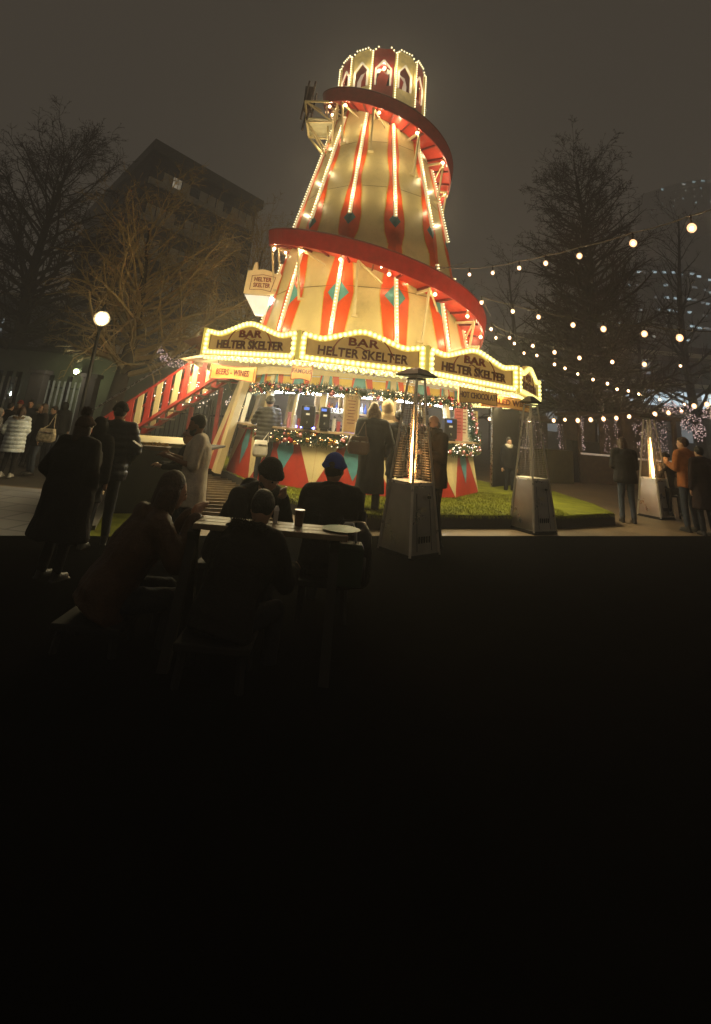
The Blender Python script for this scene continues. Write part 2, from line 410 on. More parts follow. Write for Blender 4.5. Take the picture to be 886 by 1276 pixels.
# spiral slide
RO = lambda z: rw(z)+.48
def hz(th): return 9.12-4.40*(th+90)/360            # chute floor height at angle th (degrees, 0 = east)
TH0, TH1 = -215, 395
steps = [TH0+(TH1-TH0)*i/150 for i in range(151)]
fl = MB(); inn = MB(); out = MB(); rim = MB(); lip = MB(); seam = MB()
def sect(th):
    z = hz(th); a = rad(th); ri = rw(z)*.985+.03; ro = RO(z)
    return a, z, ri, ro
rf, ru, ri_, ro_, rr_ = [], [], [], [], []
for th in steps:
    a, z, ri, ro = sect(th)
    rf.append([tp_(ri, a, z), tp_(ro, a, z), tp_(ro, a, z+.04), tp_(ri, a, z+.04)])
    ro_.append([tp_(ro+.002, a, z-.05), tp_(ro+.04, a, z-.05), tp_(ro+.10, a, z+.32), tp_(ro+.06, a, z+.32)])
    rr_.append(tp_(ro+.08, a, z+.335))
    ri_.append([tp_(ri+.0, a, z+.05), tp_(ri+.02, a, z+.05), tp_(ri+.02, a, z+.30), tp_(ri+.0, a, z+.30)])
chute = pt('slide_floor', fl.loft(rf), mat('slide_red', (.50, .035, .020), .35, var=.2, dirt=.3, coat=.3), smooth=False)
pt('slide_wall', out.loft(ro_), mat('slide_wall_shade_red', (.32, .018, .014), .4, var=.25, dirt=.35)); pt('slide_inner_wall', inn.loft(ri_), maroon)  # outer wall red darkened to carry its shade beside the bulb-lit floor
pt('slide_rim', rim.path(rr_, .028, 8), maroon, smooth=True)
for i, th in enumerate(range(-210, 395, 13)):       # joists under the chute
    a, z, ri, ro = sect(th); pt('joist', MB().beam(tp_(ri, a, z-.02), tp_(ro, a, z-.02), .035, .05), maroon)
# brackets with a bulb at the outer end
bi = 0
for th in (-196, -163, -128, -97, -58, -26, 4, 40, 130, 170, 197, 232, 264, 297, 330, 358, 385):
    a, z, ri, ro = sect(th); b = MB()
    o_ = tp_(ro-.03, a, z-.06); zi = z-1.2
    b.beam(o_, tp_(rw(zi)+.02, a, zi), .045, .045); b.beam(tp_(ri, a, z-.10), o_+V((0, 0, -.03)), .05, .05)
    a2 = a+.22; b.beam(o_, tp_(rw(z-.5), a2, z-.42), .035, .035)
    b.box(tp_(rw(zi)*.97+.03, a, zi), (.14, .14, .05))
    br = pt('bracket', b, cream2)
for th in (-222, -200, -184, -150, -124, -92, -60, -28, 6, 42, 120, 160, 182, 206, 234, 256, 278, 300, 322, 344, 366, 388):
    a, z, ri, ro = sect(th)
    lamp = pt('lamp_holder', MB().tube(tp_(ro-.03, a, z-.02), tp_(ro-.03, a, z-.1), .025, n=6), cream2)
    pt('bulb', MB().ball(tp_(ro-.03, a, z-.14), .050, 10, 7), bulb_big, lamp, smooth=True)
# landing truss at the start of the slide
lc = tp_(rw(9.6)+.35, rad(192), 9.35); b = MB()
pts = []
for (dx, dy) in ((-.55, -.5), (.35, -.6), (.35, .5), (-.55, .5)):
    pts.append((V((dx, dy, .45))+lc, V((dx*.8, dy*.8, -.12))+lc, V((dx*.15+.25, dy*.2, -1.0))+lc))
for i in range(4):
    p, q = pts[i], pts[(i+1) % 4]
    for u in range(3): b.beam(p[u], q[u], .045, .045)
    b.beam(p[0], p[1], .045, .045); b.beam(p[1], p[2], .045, .045); b.beam(p[0], q[1], .035, .035); b.beam(p[1], q[2], .035, .035)
    b.beam(p[0], (p[0]+q[1])/2+V((.05, 0, .05)), .03, .03)
pt('landing_truss', b, cream2)
pt('landing_floor', MB().box(lc+V((-.1, 0, -.02)), (.8, .9, .04)), mat('mesh_floor', (.35, .33, .2), .6))
b = MB()
for dx in (-.62, -.45): 
    for dy in (-.45, .1): b.tube(lc+V((dx, dy, -.1)), lc+V((dx+.12, dy, 1.15)), .03, n=6)
b.box(lc+V((-.5, -.2, .72)), (.22, .35, .62))
pt('landing_gate', b, mat('gate_dark', (.05, .025, .02), .7))
# lantern house on top
RL = 1.24; z0, z1 = 9.75, 11.30; lant_red = mat('lantern_red', (.36, .03, .025), .45, dirt=.2); lant_cr = mat('lantern_glow_cream', (.66, .54, .20), .45, dirt=.2, emis=((1, .75, .3), .10))  # cream panels emit a little, standing in for bulb light
for k in range(NS):
    a, c = tp_(RL, ta(k), 0), tp_(RL, ta(k+1), 0); ux = (c-a); l = ux.length; ux.normalize(); nn = V((ux.y, -ux.x, 0))
    P = lambda s, z, d=0.: V((a.x+ux.x*s, a.y+ux.y*s, z))+nn*d
    m_ = lant_red if k % 2 == 0 else lant_cr; oc = lant_cr if k % 2 == 0 else lant_red
    # frame around an arched opening
    zt = z1+.15; s0, s1 = l*.18, l*.82; zb_, za, zp = z0+.50, z0+1.02, z0+1.30
    mb = MB()
    faces = [[(0, z0), (l, z0), (l, zb_), (0, zb_)], [(0, zb_), (s0, zb_), (s0, za), (0, za)], [(s1, zb_), (l, zb_), (l, za), (s1, za)],
             [(0, za), (s0, za), (l/2, zp), (l/2, zt), (l*.22, zt), (0, z1)], [(l, za), (l, z1), (l*.78, zt), (l/2, zt), (l/2, zp), (s1, za)]]
    for f in faces: mb.prism([P(*q) for q in f], -nn*.04)
    lw = pt('lantern_panel', mb, m_)
    mb = MB(); q = [(s0, zb_), (s0, za), (l/2, zp), (s1, za), (s1, zb_)]
    for i in range(4):
        mb.beam(P(*q[i], .02), P(*q[i+1], .02), .05, .03, up=tuple(nn))
    pt('arch_trim', mb, mat('white_glow_trim', (.7, .66, .55), .4, emis=((1, .85, .6), .35)), lw)  # trim emission stands in for the bulbs shining on it
    if k in (NS-1, 0, 1): 
        mb = MB(); mb.prism([P(l*.25, zb_, -.3), P(l*.6, zb_, -.3), P(l*.75, za, -.3), P(l*.4, zp-.1, -.3), P(l*.25, za-.1, -.3)], nn*.02); pt('inner_board', mb, lant_red, lw)
    post = pt('lantern_post', MB().beam(P(0, z0, .02), P(0, z1, .02), .07, .07), lant_cr)
    mb = MB(); bulbrow(P(0, z0+.03, .07), P(0, z1, .07), .075, .026, mb); pt('bulb_strip', mb, bulb_strip, post, kind='stuff')
    mb = MB(); bulbrow(P(0, z1, .04), P(l*.22, zt+.02, .04), .075, .026, mb); 
    if k != 0: bulbrow(P(l*.22, zt+.02, .04), P(l*.78, zt+.02, .04), .075, .026, mb)
    bulbrow(P(l*.78, zt+.02, .04), P(l, z1, .04), .075, .026, mb); pt('crest_bulbs', mb, bulb_strip, lw, kind='stuff')
mb = MB(); top = [tp_(RL-.06, ta(k), z1) for k in range(NS)]; t2 = [tp_(.35, ta(k), z1+.42) for k in range(NS)]
mb.loft([top, t2, [tp_(.05, ta(k), z1+.55) for k in range(NS)]]); pt('lantern_roof', mb, maroon)
pt('lantern_floor', MB().loft([[tp_(1.35, ta(k), 9.70) for k in range(NS)], [tp_(1.35, ta(k), 9.77) for k in range(NS)]]), darkwood)
pt('lantern_core', MB().tube((AX, AY+.2, 9.77), (AX, AY+.2, 11.3), .75, n=12), mat('core_glow_paint', (.55, .48, .36), .5, dirt=.4, emis=((1, .85, .6), .35)))  # interior light painted into the core as emission
pt('finial', MB().tube((AX, AY, 11.8), (AX, AY, 12.15), .05, .02).ball((AX, AY, 12.2), .08, 8, 6), goldp)
# ------------------------------------------------------------------ canopy with the marquee boards
CX, CY = .25, 13.1; RC = 4.30; ZC = 2.36
def tc_(r, a, z): return V((CX+r*cos(a), CY+r*sin(a), z-.035*(r*cos(a))))
def ca(k): return rad(-90-15)+k*2*pi/NS
board = mat('marquee_board_glow_paint', (.30, .19, .075), .5, var=.35, scale=3, dirt=.3, emis=((.80, .42, .10), .30))  # faint emission painted in as bulb light falling on the boards
boardframe = mat('marquee_frame_glow_paint', (.70, .52, .08), .45, emis=((1, .8, .15), .42))  # emission puts the bulb glow into the frame paint
letter_m = mat('maroon_letter_paint', (.11, .010, .006), .5, var=.3)
letter_r = mat('red_letter_paint', (.25, .02, .012), .5, var=.3)
CABM = {}
def topz(t):                                        # wavy top edge, t in 0..1
    return .52+.15*math.exp(-((t-.5)/.17)**2)-.05*math.exp(-((t-.17)/.09)**2)-.05*math.exp(-((t-.83)/.09)**2)
tops = MB(); sof = MB(); sofl = MB()
ring = [tc_(RC-.05, ca(k), ZC+.03) for k in range(NS)]; inner = [tc_(2.75, ca(k), ZC+.03) for k in range(NS)]
for k in range(NS):
    sof.quad(ring[k], ring[(k+1) % NS], inner[(k+1) % NS], inner[k])
    tops.quad(ring[k]+V((0, 0, .40)), ring[(k+1) % NS]+V((0, 0, .40)), inner[(k+1) % NS]+V((0, 0, .44)), inner[k]+V((0, 0, .44)))
pt('canopy_roof', tops, maroon); pt('canopy_soffit', sof, mat('soffit_paint', (.70, .60, .32), .5, dirt=.2))
for k in range(NS):
    if k in (NS-2, NS-3): continue                          # the landing of the staircase comes in here
    a, c = tc_(RC, ca(k), ZC), tc_(RC, ca(k+1), ZC); ux = c-a; l = ux.length; ux.normalize(); nn = V((ux.y, -ux.x, 0)).normalized(); up = V((0, 0, 1))
    gap = .03; P = lambda s, z, d=0.: a+ux*s+up*z+nn*d
    tt = [gap+(l-2*gap)*i/28 for i in range(29)]
    outl = [P(gap, 0), P(l-gap, 0)]+[P(s, topz(s/l)) for s in tt[::-1]]
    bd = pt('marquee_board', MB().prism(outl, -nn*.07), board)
    fr = MB()
    edge_ = [(s, topz(s/l)-.055) for s in tt]
    cyc = [(gap+.05, .06)]+[(l-gap-.05, .06)]+[(l-gap-.05, topz(1)-.06)]+edge_[::-1][1:-1]+[(gap+.05, topz(0)-.06), (gap+.05, .06)]
    for i in range(len(cyc)-1): fr.beam(P(*cyc[i], .012), P(*cyc[i+1], .012), .105, .03, up=tuple(nn))
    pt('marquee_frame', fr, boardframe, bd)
    # bulbs round the board: resample the closed outline
    pts = [P(*q, .055) for q in cyc]; mb = MB(); acc = 0.; step = .088; nb = 0
    for i in range(len(pts)-1):
        d = (pts[i+1]-pts[i]); ln = d.length; s = step-acc if acc else 0
        while s <= ln:
            q_ = pts[i]+d*(s/ln if ln else 0); s += step; nb += 1
            if k == 0 or (k == 1 and nb <= 42):
                if 'cab' not in CABM: o_ = MB().ball((0, 0, 0), .046, 10, 6).build('bulb', bulb_cab, None, smooth=True); CABM['cab'] = o_.data
                else: o_ = bpy.data.objects.new('bulb', CABM['cab']); C.objects.link(o_)
                o_.parent = bd; o_.location = q_-ORG[bd.name]
            else: mb.ball(q_, .046, 8, 5)
        acc = ln-(s-step)
    if mb.v: pt('marquee_bulbs', mb, bulb_cab, bd, smooth=True, kind='stuff')
    mb = MB()                                       # second row, under the lip
    bulbrow(P(.05, -.045, -.02), P(l-.05, -.045, -.02), .088, .036, mb); bulbrow(P(.2, .0, -.35), P(l-.2, .0, -.35), .13, .035, mb)
    bulbrow(P(.35, .0, -.7), P(l-.35, .0, -.7), .13, .035, mb)
    pt('soffit_bulbs', mb, bulb_cab, bd, kind='stuff')
    # soffit slats
    mb = MB()
    for i in range(12):
        s = l*(.1+.8*i/11); mb.beam(P(s, .0, -.12), P(l/2+(s-l/2)*.72, .0, -1.25), .05, .025)
    pt('soffit_slats', mb, cream2, bd)
    pt('corner_cap', MB().beam(tc_(RC+.02, ca(k), ZC), tc_(RC+.02, ca(k), ZC+.52), .07, .07), boardframe, bd)
    if k in (NS-1, 0, 1, 2):
        mid = P(l/2, 0, .016)
        lettering('BAR', letter_r, bd, mid+up*.42, ux, up, .19, .008, width=.50, bold=.03)
        lettering('HELTER SKELTER', letter_m, bd, mid+up*.215, ux, up, .21, .008, width=l*.74, bold=.035)
        mb = MB()
        for sg in (-1, 1):
            q = [P(l/2+sg*(.30+.05*i), .50-.012*i*i, .02) for i in range(6)]; mb.path(q, .012, 5)
        q = [P(l/2-.13+.26*i/8, .325+.02*sin(i/8*2*pi), .02) for i in range(9)]; mb.path(q, .010, 5)
        pt('scroll', mb, letter_r, bd)
        q = [P(.17, .13, .018), P(l-.17, .13, .018)]; mb = MB()
        mb.beam(P(.14, .13, .016), P(.14, .40, .016), .015, .008); mb.beam(P(l-.14, .13, .016), P(l-.14, .40, .016), .015, .008)
        pt('inset_line', mb, letter_m, bd)
# ------------------------------------------------------------------ the bar under it
RB0, RB1, RC1 = 2.92, 2.76, 2.56      # skirt foot, counter, eaves
ZS, ZK, ZE = 1.13, 1.26, 2.20
def cam_k(k): return ta(k)
for k in range(NS):
    a0, a1 = ta(k), ta(k+1)
    A, B, Cc, D = tp_(RB0, a0, TZ+.004), tp_(RB0, a1, TZ+.004), tp_(RB1, a1, ZS), tp_(RB1, a0, ZS)
    nn = (B-A).cross(D-A).normalized()
    Q = lambda s, t, d=0.: (A+(B-A)*s)*(1-t)+(D+(Cc-D)*s)*t+nn*d
    sk = pt('skirt_panel', MB().quad(A, B, Cc, D), redp)
    mb = MB()
    pt('cream_triangle', mb.quad(Q(0, 0, .006), Q(.34, 1, .006), Q(0, 1, .006)), cream2, sk); pt('cream_triangle', MB().quad(Q(1, 0, .006), Q(1, 1, .006), Q(.66, 1, .006)), cream2, sk)
    mb = MB().quad(Q(.5, .22, .006), Q(.64, .66, .006), Q(.59, 1, .006), Q(.41, 1, .006), Q(.36, .66, .006)); pt('blue_diamond', mb, mat('blue_paint', (.08, .27, .33), .45, dirt=.2), sk)
    # counter shelf
    o0, o1, i0, i1 = tp_(RB1+.20, a0, ZK), tp_(RB1+.20, a1, ZK), tp_(RB1-.25, a0, ZK), tp_(RB1-.25, a1, ZK)
    pt('counter', MB().prism([o0, o1, i1, i0], (0, 0, -.04)), mat('pale_wood', (.42, .30, .16), .45, var=.3, scale=10, dirt=.3))
    # corner post, raking in towards the tower
    pt('bar_post', MB().beam(tp_(RB1-.02, a0, ZS), tp_(RC1, a0, ZE+.2), .12, .10, up=(cos(a0), sin(a0), 0)), cream2)
    # mullion mid side
    if k in (0, 1, NS-1):
        am = (a0+a1)/2; rr = cos(pi/NS)
        pt('mullion', MB().beam(tp_((RB1-.05)*rr, am, ZK), tp_(RC1*rr, am, ZE), .06, .06), cream2)
    # fascia with bunting triangles
    A, B, Cc, D = tp_(RC1+.06, a0, ZE-.08), tp_(RC1+.06, a1, ZE-.08), tp_(RC1+.0, a1, 2.56), tp_(RC1+.0, a0, 2.56)
    nn = (B-A).cross(D-A).normalized()
    Q2 = lambda s, t, d=0.: (A+(B-A)*s)*(1-t)+(D+(Cc-D)*s)*t+nn*d
    fs = pt('fascia', MB().quad(A, B, Cc, D), yellowp)
    for s in (0., .5):
        pt('red_triangle', MB().quad(Q2(s+.12, 0, .005), Q2(s+.2, 0, .005), Q2(s+.16, 1, .005), Q2(s+.04, 1, .005)), orange, fs)
        pt('red_triangle', MB().quad(Q2(s+.38, 0, .005), Q2(s+.46, 0, .005), Q2(s+.5, 1, .005), Q2(s+.40, 1, .005)), orange, fs)
    for s in (0., .5, 1.):
        pts = [(max(0, s-.10), 0), (min(1, s+.10), 0), (min(1, s+.035), 1), (max(0, s-.035), 1)]
        pt('teal_triangle', MB().quad(*[Q2(u, v, .008) for u, v in pts]), teal, fs)
# long raking legs at the stair side
for a_, r0 in ((rad(184), 3.38), (rad(203), 3.18), (rad(150), 3.4)):
    pt('raking_leg', MB().beam(tp_(r0, a_, TZ), tp_(2.75, a_, 2.55), .36, .14, up=(cos(a_), sin(a_), 0)), cream2)
a_ = rad(180); a2_ = rad(206)
pt('side_board', MB().prism([tp_(3.36, rad(187), TZ+.01), tp_(3.16, rad(200), TZ+.01), tp_(2.95, rad(200), 1.3), tp_(2.98, rad(190), 1.6)], (0, .03, 0)), redp)
# inside: floor, core, ceiling, back shelves, machines
pt('bar_floor', MB().loft([[tp_(2.85, ta(k), TZ+.02) for k in range(NS)], [tp_(2.85, ta(k), TZ+.06) for k in range(NS)]]), darkwood)
pt('bar_ceiling', MB().loft([[tp_(2.6, ta(k), 2.28) for k in range(NS)], [tp_(2.6, ta(k), 2.30) for k in range(NS)]]), mat('white_ceiling', (.75, .75, .72), .5))
core_m = mat('core_board', (.16, .10, .06), .6, var=.4, dirt=.3)
pt('bar_core', MB().loft([[tp_(.95, ta(k), TZ+.06) for k in range(NS)], [tp_(.95, ta(k), 2.28) for k in range(NS)]]), core_m)
# ------------------------------------------------------------------ things inside and on the bar
coolstrip = glow('cool_strip_light', (.90, .95, 1.0), 60, 'AUTO')
warmstrip = glow('warm_strip_light', (1, .9, .72), 9, 'AUTO')
bluestrip = glow('blue_strip_light', (.12, .16, 1.0), 30, 'AUTO')
for k in (11, 0, 1, 2, 10):
    a0, a1 = ta(k), ta(k+1); A, B = tp_(2.32, a0, 1.98), tp_(2.32, a1, 1.98); d = B-A
    pt('strip_light', MB().beam(A+d*.08, B-d*.08, .07, .07), coolstrip)
    if k in (11, 0): pt('blue_strip', MB().beam(tp_(2.4, a0, 1.285)+d*.3, tp_(2.4, a1, 1.285)-d*.15, .03, .03), bluestrip)
def shelf_unit(k, label, seed):
    rnd = random.Random(seed); a0, a1 = ta(k), ta(k+1); A, B = tp_(1.32, a0, 0), tp_(1.32, a1, 0); d = (B-A).normalized(); l = (B-A).length; nn = V((d.y, -d.x, 0))
    u = thing('back_shelf', label, 'shelf', (A+B)/2+V((0, 0, TZ+.06)), group='back shelves round the core of the bar')
    wd = mat('shelf_wood', (.35, .24, .12), .5, var=.3, dirt=.2); o = (A+B)/2
    for z in (.95, 1.30, 1.62, 1.95): MB().beam(o-d*l*.46+V((0, 0, z)), o+d*l*.46+V((0, 0, z)), .24, .03, up=(0, 0, 1)).build('shelf_board', wd, u) if False else MB().prism([o-d*l*.46+nn*.12+V((0,0,z)), o+d*l*.46+nn*.12+V((0,0,z)), o+d*l*.46-nn*.12+V((0,0,z)), o-d*l*.46-nn*.12+V((0,0,z))], (0,0,.03)).build('shelf_board', wd, u)
    for s in (-1, 1): MB().beam(o+d*l*.46*s+V((0, 0, TZ+.06)), o+d*l*.46*s+V((0, 0, 2.2)), .24, .03, up=tuple(d)).build('upright', wd, u)
    cols = [('green_bottle_glass', (.02, .10, .03)), ('amber_bottle_glass', (.25, .09, .01)), ('clear_bottle_glass', (.55, .6, .62)), ('red_bottle_glass', (.4, .03, .03)), ('blue_bottle_glass', (.04, .1, .45))]
    names = ['green', 'amber', 'clear', 'red', 'blue']
    n = 0
    for zi, z in enumerate((1.33, 1.65)):
        for i in range(7):
            s = (i-3)/3*l*.38+rnd.uniform(-.02, .02); ci = rnd.randrange(5); c = o+d*s+nn*rnd.uniform(-.04, .04)+V((0, 0, z)); h = rnd.uniform(.16, .24)
            b = MB().path([c, c+V((0, 0, h*.6)), c+V((0, 0, h*.75)), c+V((0, 0, h))], [.036, .036, .014, .013], 8)
            ob = b.build('bottle', mat(cols[ci][0], cols[ci][1], .1, var=.1, coat=.5), org=c, smooth=True)
            tag(ob, 'glass bottle standing on a back shelf inside the lit bar', 'bottle', 'bottles on the back shelves of the bar')
shelf_unit(0, 'wooden back shelf with bottles facing the long front counter', 3)
shelf_unit(11, 'wooden back shelf with bottles seen past the staircase end of the bar', 5)
shelf_unit(1, 'wooden back shelf with bottles behind the bald man\'s end of the bar', 8)
def box_thing(name, label, cat, c, d, m, rz=0, group=None):
    r = thing(name, label, cat, c, rz, group); return r
# drink machines / tills: black monitors on the counter, backs to the camera
scr = glow('screen_blue', (.15, .3, 1), 1.2)
black = mat('black_plastic', (.012, .012, .014), .35, var=.3)
def monitor(px, py, yy, label, w_=.26, h_=.42):
    p = at(px, py, yy); p.z = ZK
    t = thing('drinks_dispenser', label, 'dispenser', p, group=None)
    bevel(MB().box(p+V((0, 0, .20+.04)), (w_, .28, .40)).build('body', black, t), .02)
    MB().box(p+V((0, 0, .02)), (w_*.7, .34, .04)).build('base', dark_metal, t)
    MB().box(p+V((-.03, -.143, .38)), (.10, .008, .05)).build('screen', scr, t)
    MB().box(p+V((.0, -.145, .28)), (.07, .008, .035)).build('label', mat('white_sticker', (.8, .8, .78), .5), t)
    MB().tube(p+V((0, -.15, .14)), p+V((0, -.19, .12)), .014).build('tap', steel, t)
    return t
monitor(383, 528, 10.42, 'black drinks dispenser with blue display on the front counter')
monitor(404, 534, 10.4, 'lower black till housing beside the black drinks dispenser', .20, .3)
monitor(560, 540, 11.1, 'black drinks dispenser behind the bald man')
# wooden menu board leaning in the front opening
p = at(436, 535, 10.5); p.z = ZK
t = thing('menu_board', 'tall tan wooden menu board standing on the front counter', 'menu board', p)
bevel(MB().box(p+V((0, 0, .36)), (.27, .03, .70)).build('panel', mat('tan_ply', (.42, .26, .10), .5, var=.3, scale=8), t), .01)
fr = MB()
for a, b in (((-.14, .0), (-.14, .72)), ((.14, 0), (.14, .72)), ((-.14, .72), (.14, .72))): fr.beam(p+V((a[0], -.02, a[1])), p+V((b[0], -.02, b[1])), .03, .03)
fr.build('frame', cream2, t)
ln = MB()
for i in range(8): ln.box(p+V((0, -.018, .60-.06*i)), (.16-.05*(i % 3)/2, .003, .014))
ln.build('menu_lines', letter_m, t)
# coffee machine, cup stacks
p = at(420, 530, 11.2); p.z = ZK
t = thing('coffee_machine', 'silver coffee machine with cups on top in the front opening', 'coffee machine', p)
bevel(MB().box(p+V((0, 0, .22)), (.62, .4, .30)).build('body', steel, t), .02); MB().box(p+V((0, 0, .03)), (.62, .46, .06)).build('drip_tray', dark_metal, t)
for i in (-1, 1): MB().tube(p+V((.15*i, -.22, .16)), p+V((.15*i, -.34, .13)), .016).build('group_handle', black, t)
c = MB()
for i in range(7): c.tube(p+V((-.25+.08*i, 0, .37)), p+V((-.25+.08*i, 0, .45)), .025, .033)
c.build('cups', mat('white_paper', (.75, .75, .72), .6), t)
MB().box(p+V((0, 0, -.53+.25)), (.7, .5, .5)).build('stand', darkwood, t)
for i, (px, py, yy) in enumerate(((359, 533, 10.6), (366, 532, 10.6), (372, 533, 10.5), (394, 536, 10.5), (415, 538, 10.4), (421, 538, 10.45))):
    p = at(px, py, yy); p.z = ZK
    cu = thing('paper_cup', ['stack of pink paper cups nearest the padded jacket customer', 'stack of white paper cups second from the padded jacket customer', 'tall stack of cups against the black drinks dispenser', 'stack of cups between the two black machines', 'stack of paper cups beside the menu board base', 'shorter cup stack touching the menu board'][i], 'cup', p, group='cup stacks on the front counter')
    b = MB()
    for j in range(5 - i % 3): b.tube(p+V((0, 0, .0+.05*j)), p+V((0, 0, .09+.05*j)), .030, .040, n=12)
    b.build('cups', mat(['pink_paper', 'white_paper', 'red_paper'][i % 3], [(.65, .25, .3), (.75, .75, .72), (.5, .1, .1)][i % 3], .6), cu)
# price boards right side inside
for i, (px, py, yy, c) in enumerate(((577, 527, 11.6, (.62, .55, .35)), (590, 528, 12.1, (.6, .5, .25)), (571, 526, 11.35, (.5, .12, .1)))):
    p = at(px, py+18, yy); p.z = ZK
    t = thing('menu_board', ['tall cream menu board near the corner of the bar', 'narrow yellow menu board at the very corner of the bar', 'small red and cream poster board by the second drinks dispenser'][i], 'menu board', p)
    MB().box(p+V((0, 0, .34)), (.18, .02, .66)).build('panel', mat('board_'+'abc'[i] if False else ['cream_board', 'yellow_board', 'red_board'][i], c, .5, var=.3), t)
    ln = MB()
    for j in range(7): ln.box(p+V((0, -.013, .6-.07*j)), (.11, .003, .018))
    ln.build('menu_lines', letter_r, t)
# ------------------------------------------------------------------ garlands
needle = mat('fir_tinsel', (.035, .075, .025), .7, var=.5)
bm = {'gold': mat('gold_bauble', (.75, .45, .18), .18, .9, var=.1), 'rose': mat('rose_bauble', (.75, .30, .30), .2, .7, var=.1), 'silver': mat('silver_bauble', (.80, .76, .72), .16, .9, var=.1), 'red': mat('red_bauble', (.45, .03, .03), .2, .5, var=.1)}
fairy = glow('fairy_light', (1, .74, .42), 6)
fairy_w = glow('fairy_light_white', (1, .85, .75), 6)
bmesh_cache = {}
def garland(pts, label, n_b, seed, thick=.10, cols=('gold', 'rose', 'silver', 'silver', 'red'), lightm=fairy, nl=26):
    rnd = random.Random(seed); pts = [V(p) for p in pts]
    ln = [0]
    for i in range(len(pts)-1): ln.append(ln[-1]+(pts[i+1]-pts[i]).length)
    def P(t):
        s = t*ln[-1]
        for i in range(len(pts)-1):
            if s <= ln[i+1]+1e-6: return pts[i].lerp(pts[i+1], (s-ln[i])/(ln[i+1]-ln[i]))
        return pts[-1].copy()
    g = thing('garland', label, 'garland', P(.5), group='lit fir garlands round the bar')
    fo = MB(); N_ = int(ln[-1]*1500)
    for i in range(N_):
        c = P(rnd.random()); a = rnd.uniform(0, 2*pi); e = rnd.uniform(-1, 1); d = V((cos(a)*sqrt(1-e*e), sin(a)*sqrt(1-e*e), e)); r = thick*rnd.uniform(.6, 1.5)
        s = d.orthogonal().normalized()*.006; b = c+d*thick*.15
        fo.quad(b-s, b+s, c+d*r+s*.6, c+d*r-s*.6)
    fo.path([P(i/12) for i in range(13)], thick*.35, 6); fo.build('foliage', needle, g)
    lm = MB()
    for i in range(int(ln[-1]*nl)):
        c = P(rnd.random()); d = V((rnd.gauss(0, 1), rnd.gauss(0, 1)-.6, rnd.gauss(0, 1))).normalized(); lm.ball(c+d*thick*rnd.uniform(.8, 1.1), .0085, 6, 4)
    lm.build('fairy_lights', lightm, g)
    for i in range(n_b):
        c = P((i+rnd.uniform(.1, .9))/n_b); a = V((c.x-AX, c.y-AY, 0)).normalized()
        d = (a*rnd.uniform(.3, 1.1)+V((rnd.uniform(-.7, .7), rnd.uniform(-.7, .7), rnd.uniform(-1, 1)))).normalized()
        p = c+d*thick*rnd.uniform(.75, 1.05); key = rnd.choice(cols); rr = rnd.choice((.028, .036, .046)); kk = (key, rr)
        if kk not in bmesh_cache:
            o = MB().ball((0, 0, 0), rr, 12, 8).tube((0, 0, rr*.95), (0, 0, rr*1.2), rr*.25, n=6).build('bauble', bm[key], None, smooth=True); bmesh_cache[kk] = o.data
        else: o = bpy.data.objects.new('bauble', bmesh_cache[kk]); C.objects.link(o)
        o.parent = g; o.location = p-ORG[g.name]
    return g
def sag(a, b, s, n=8): return [V(a).lerp(V(b), i/n)-V((0, 0, s*4*(i/n)*(1-i/n))) for i in range(n+1)]
for k, lab in ((10, 'next to the raking cream leg'), (11, 'facing the staircase'), (0, 'in the middle of the bar front'), (1, 'above the bald man'), (2, 'nearest the dark tent')):
    garland(sag(tp_(2.66, ta(k), 2.04), tp_(2.66, ta(k+1), 2.04), .03), 'fir garland with baubles along the eaves '+lab, 20, 20+k, .11, nl=34)
for k, lab, cs, lm in ((11, 'by the customer in the padded jacket', ('gold', 'rose', 'silver', 'red'), fairy), (0, 'in the middle of the front', ('gold', 'rose', 'gold', 'silver'), fairy), (1, 'behind the bald man', ('silver', 'silver', 'rose'), fairy_w), (2, 'at the far counter end', ('silver', 'rose'), fairy_w)):
    garland(sag(tp_(2.86, ta(k), 1.12), tp_(2.86, ta(k+1), 1.12), .03), 'fir garland with baubles under the counter '+lab, 36, 40+k, .13, cs, lm, 36)
garland(sag(tp_(2.68, ta(3)-.10, 2.0), tp_(2.88, ta(3)-.10, 1.28), 0), 'upright garland with pink baubles down the bar corner post', 22, 77, .13, ('rose', 'silver', 'rose'), fairy_w, 40)
garland(sag(tp_(2.72, ta(10)-.02, 2.0), tp_(2.78, ta(10)-.03, 1.55), 0), 'short hanging garland at the stair end of the bar', 8, 78, .10)
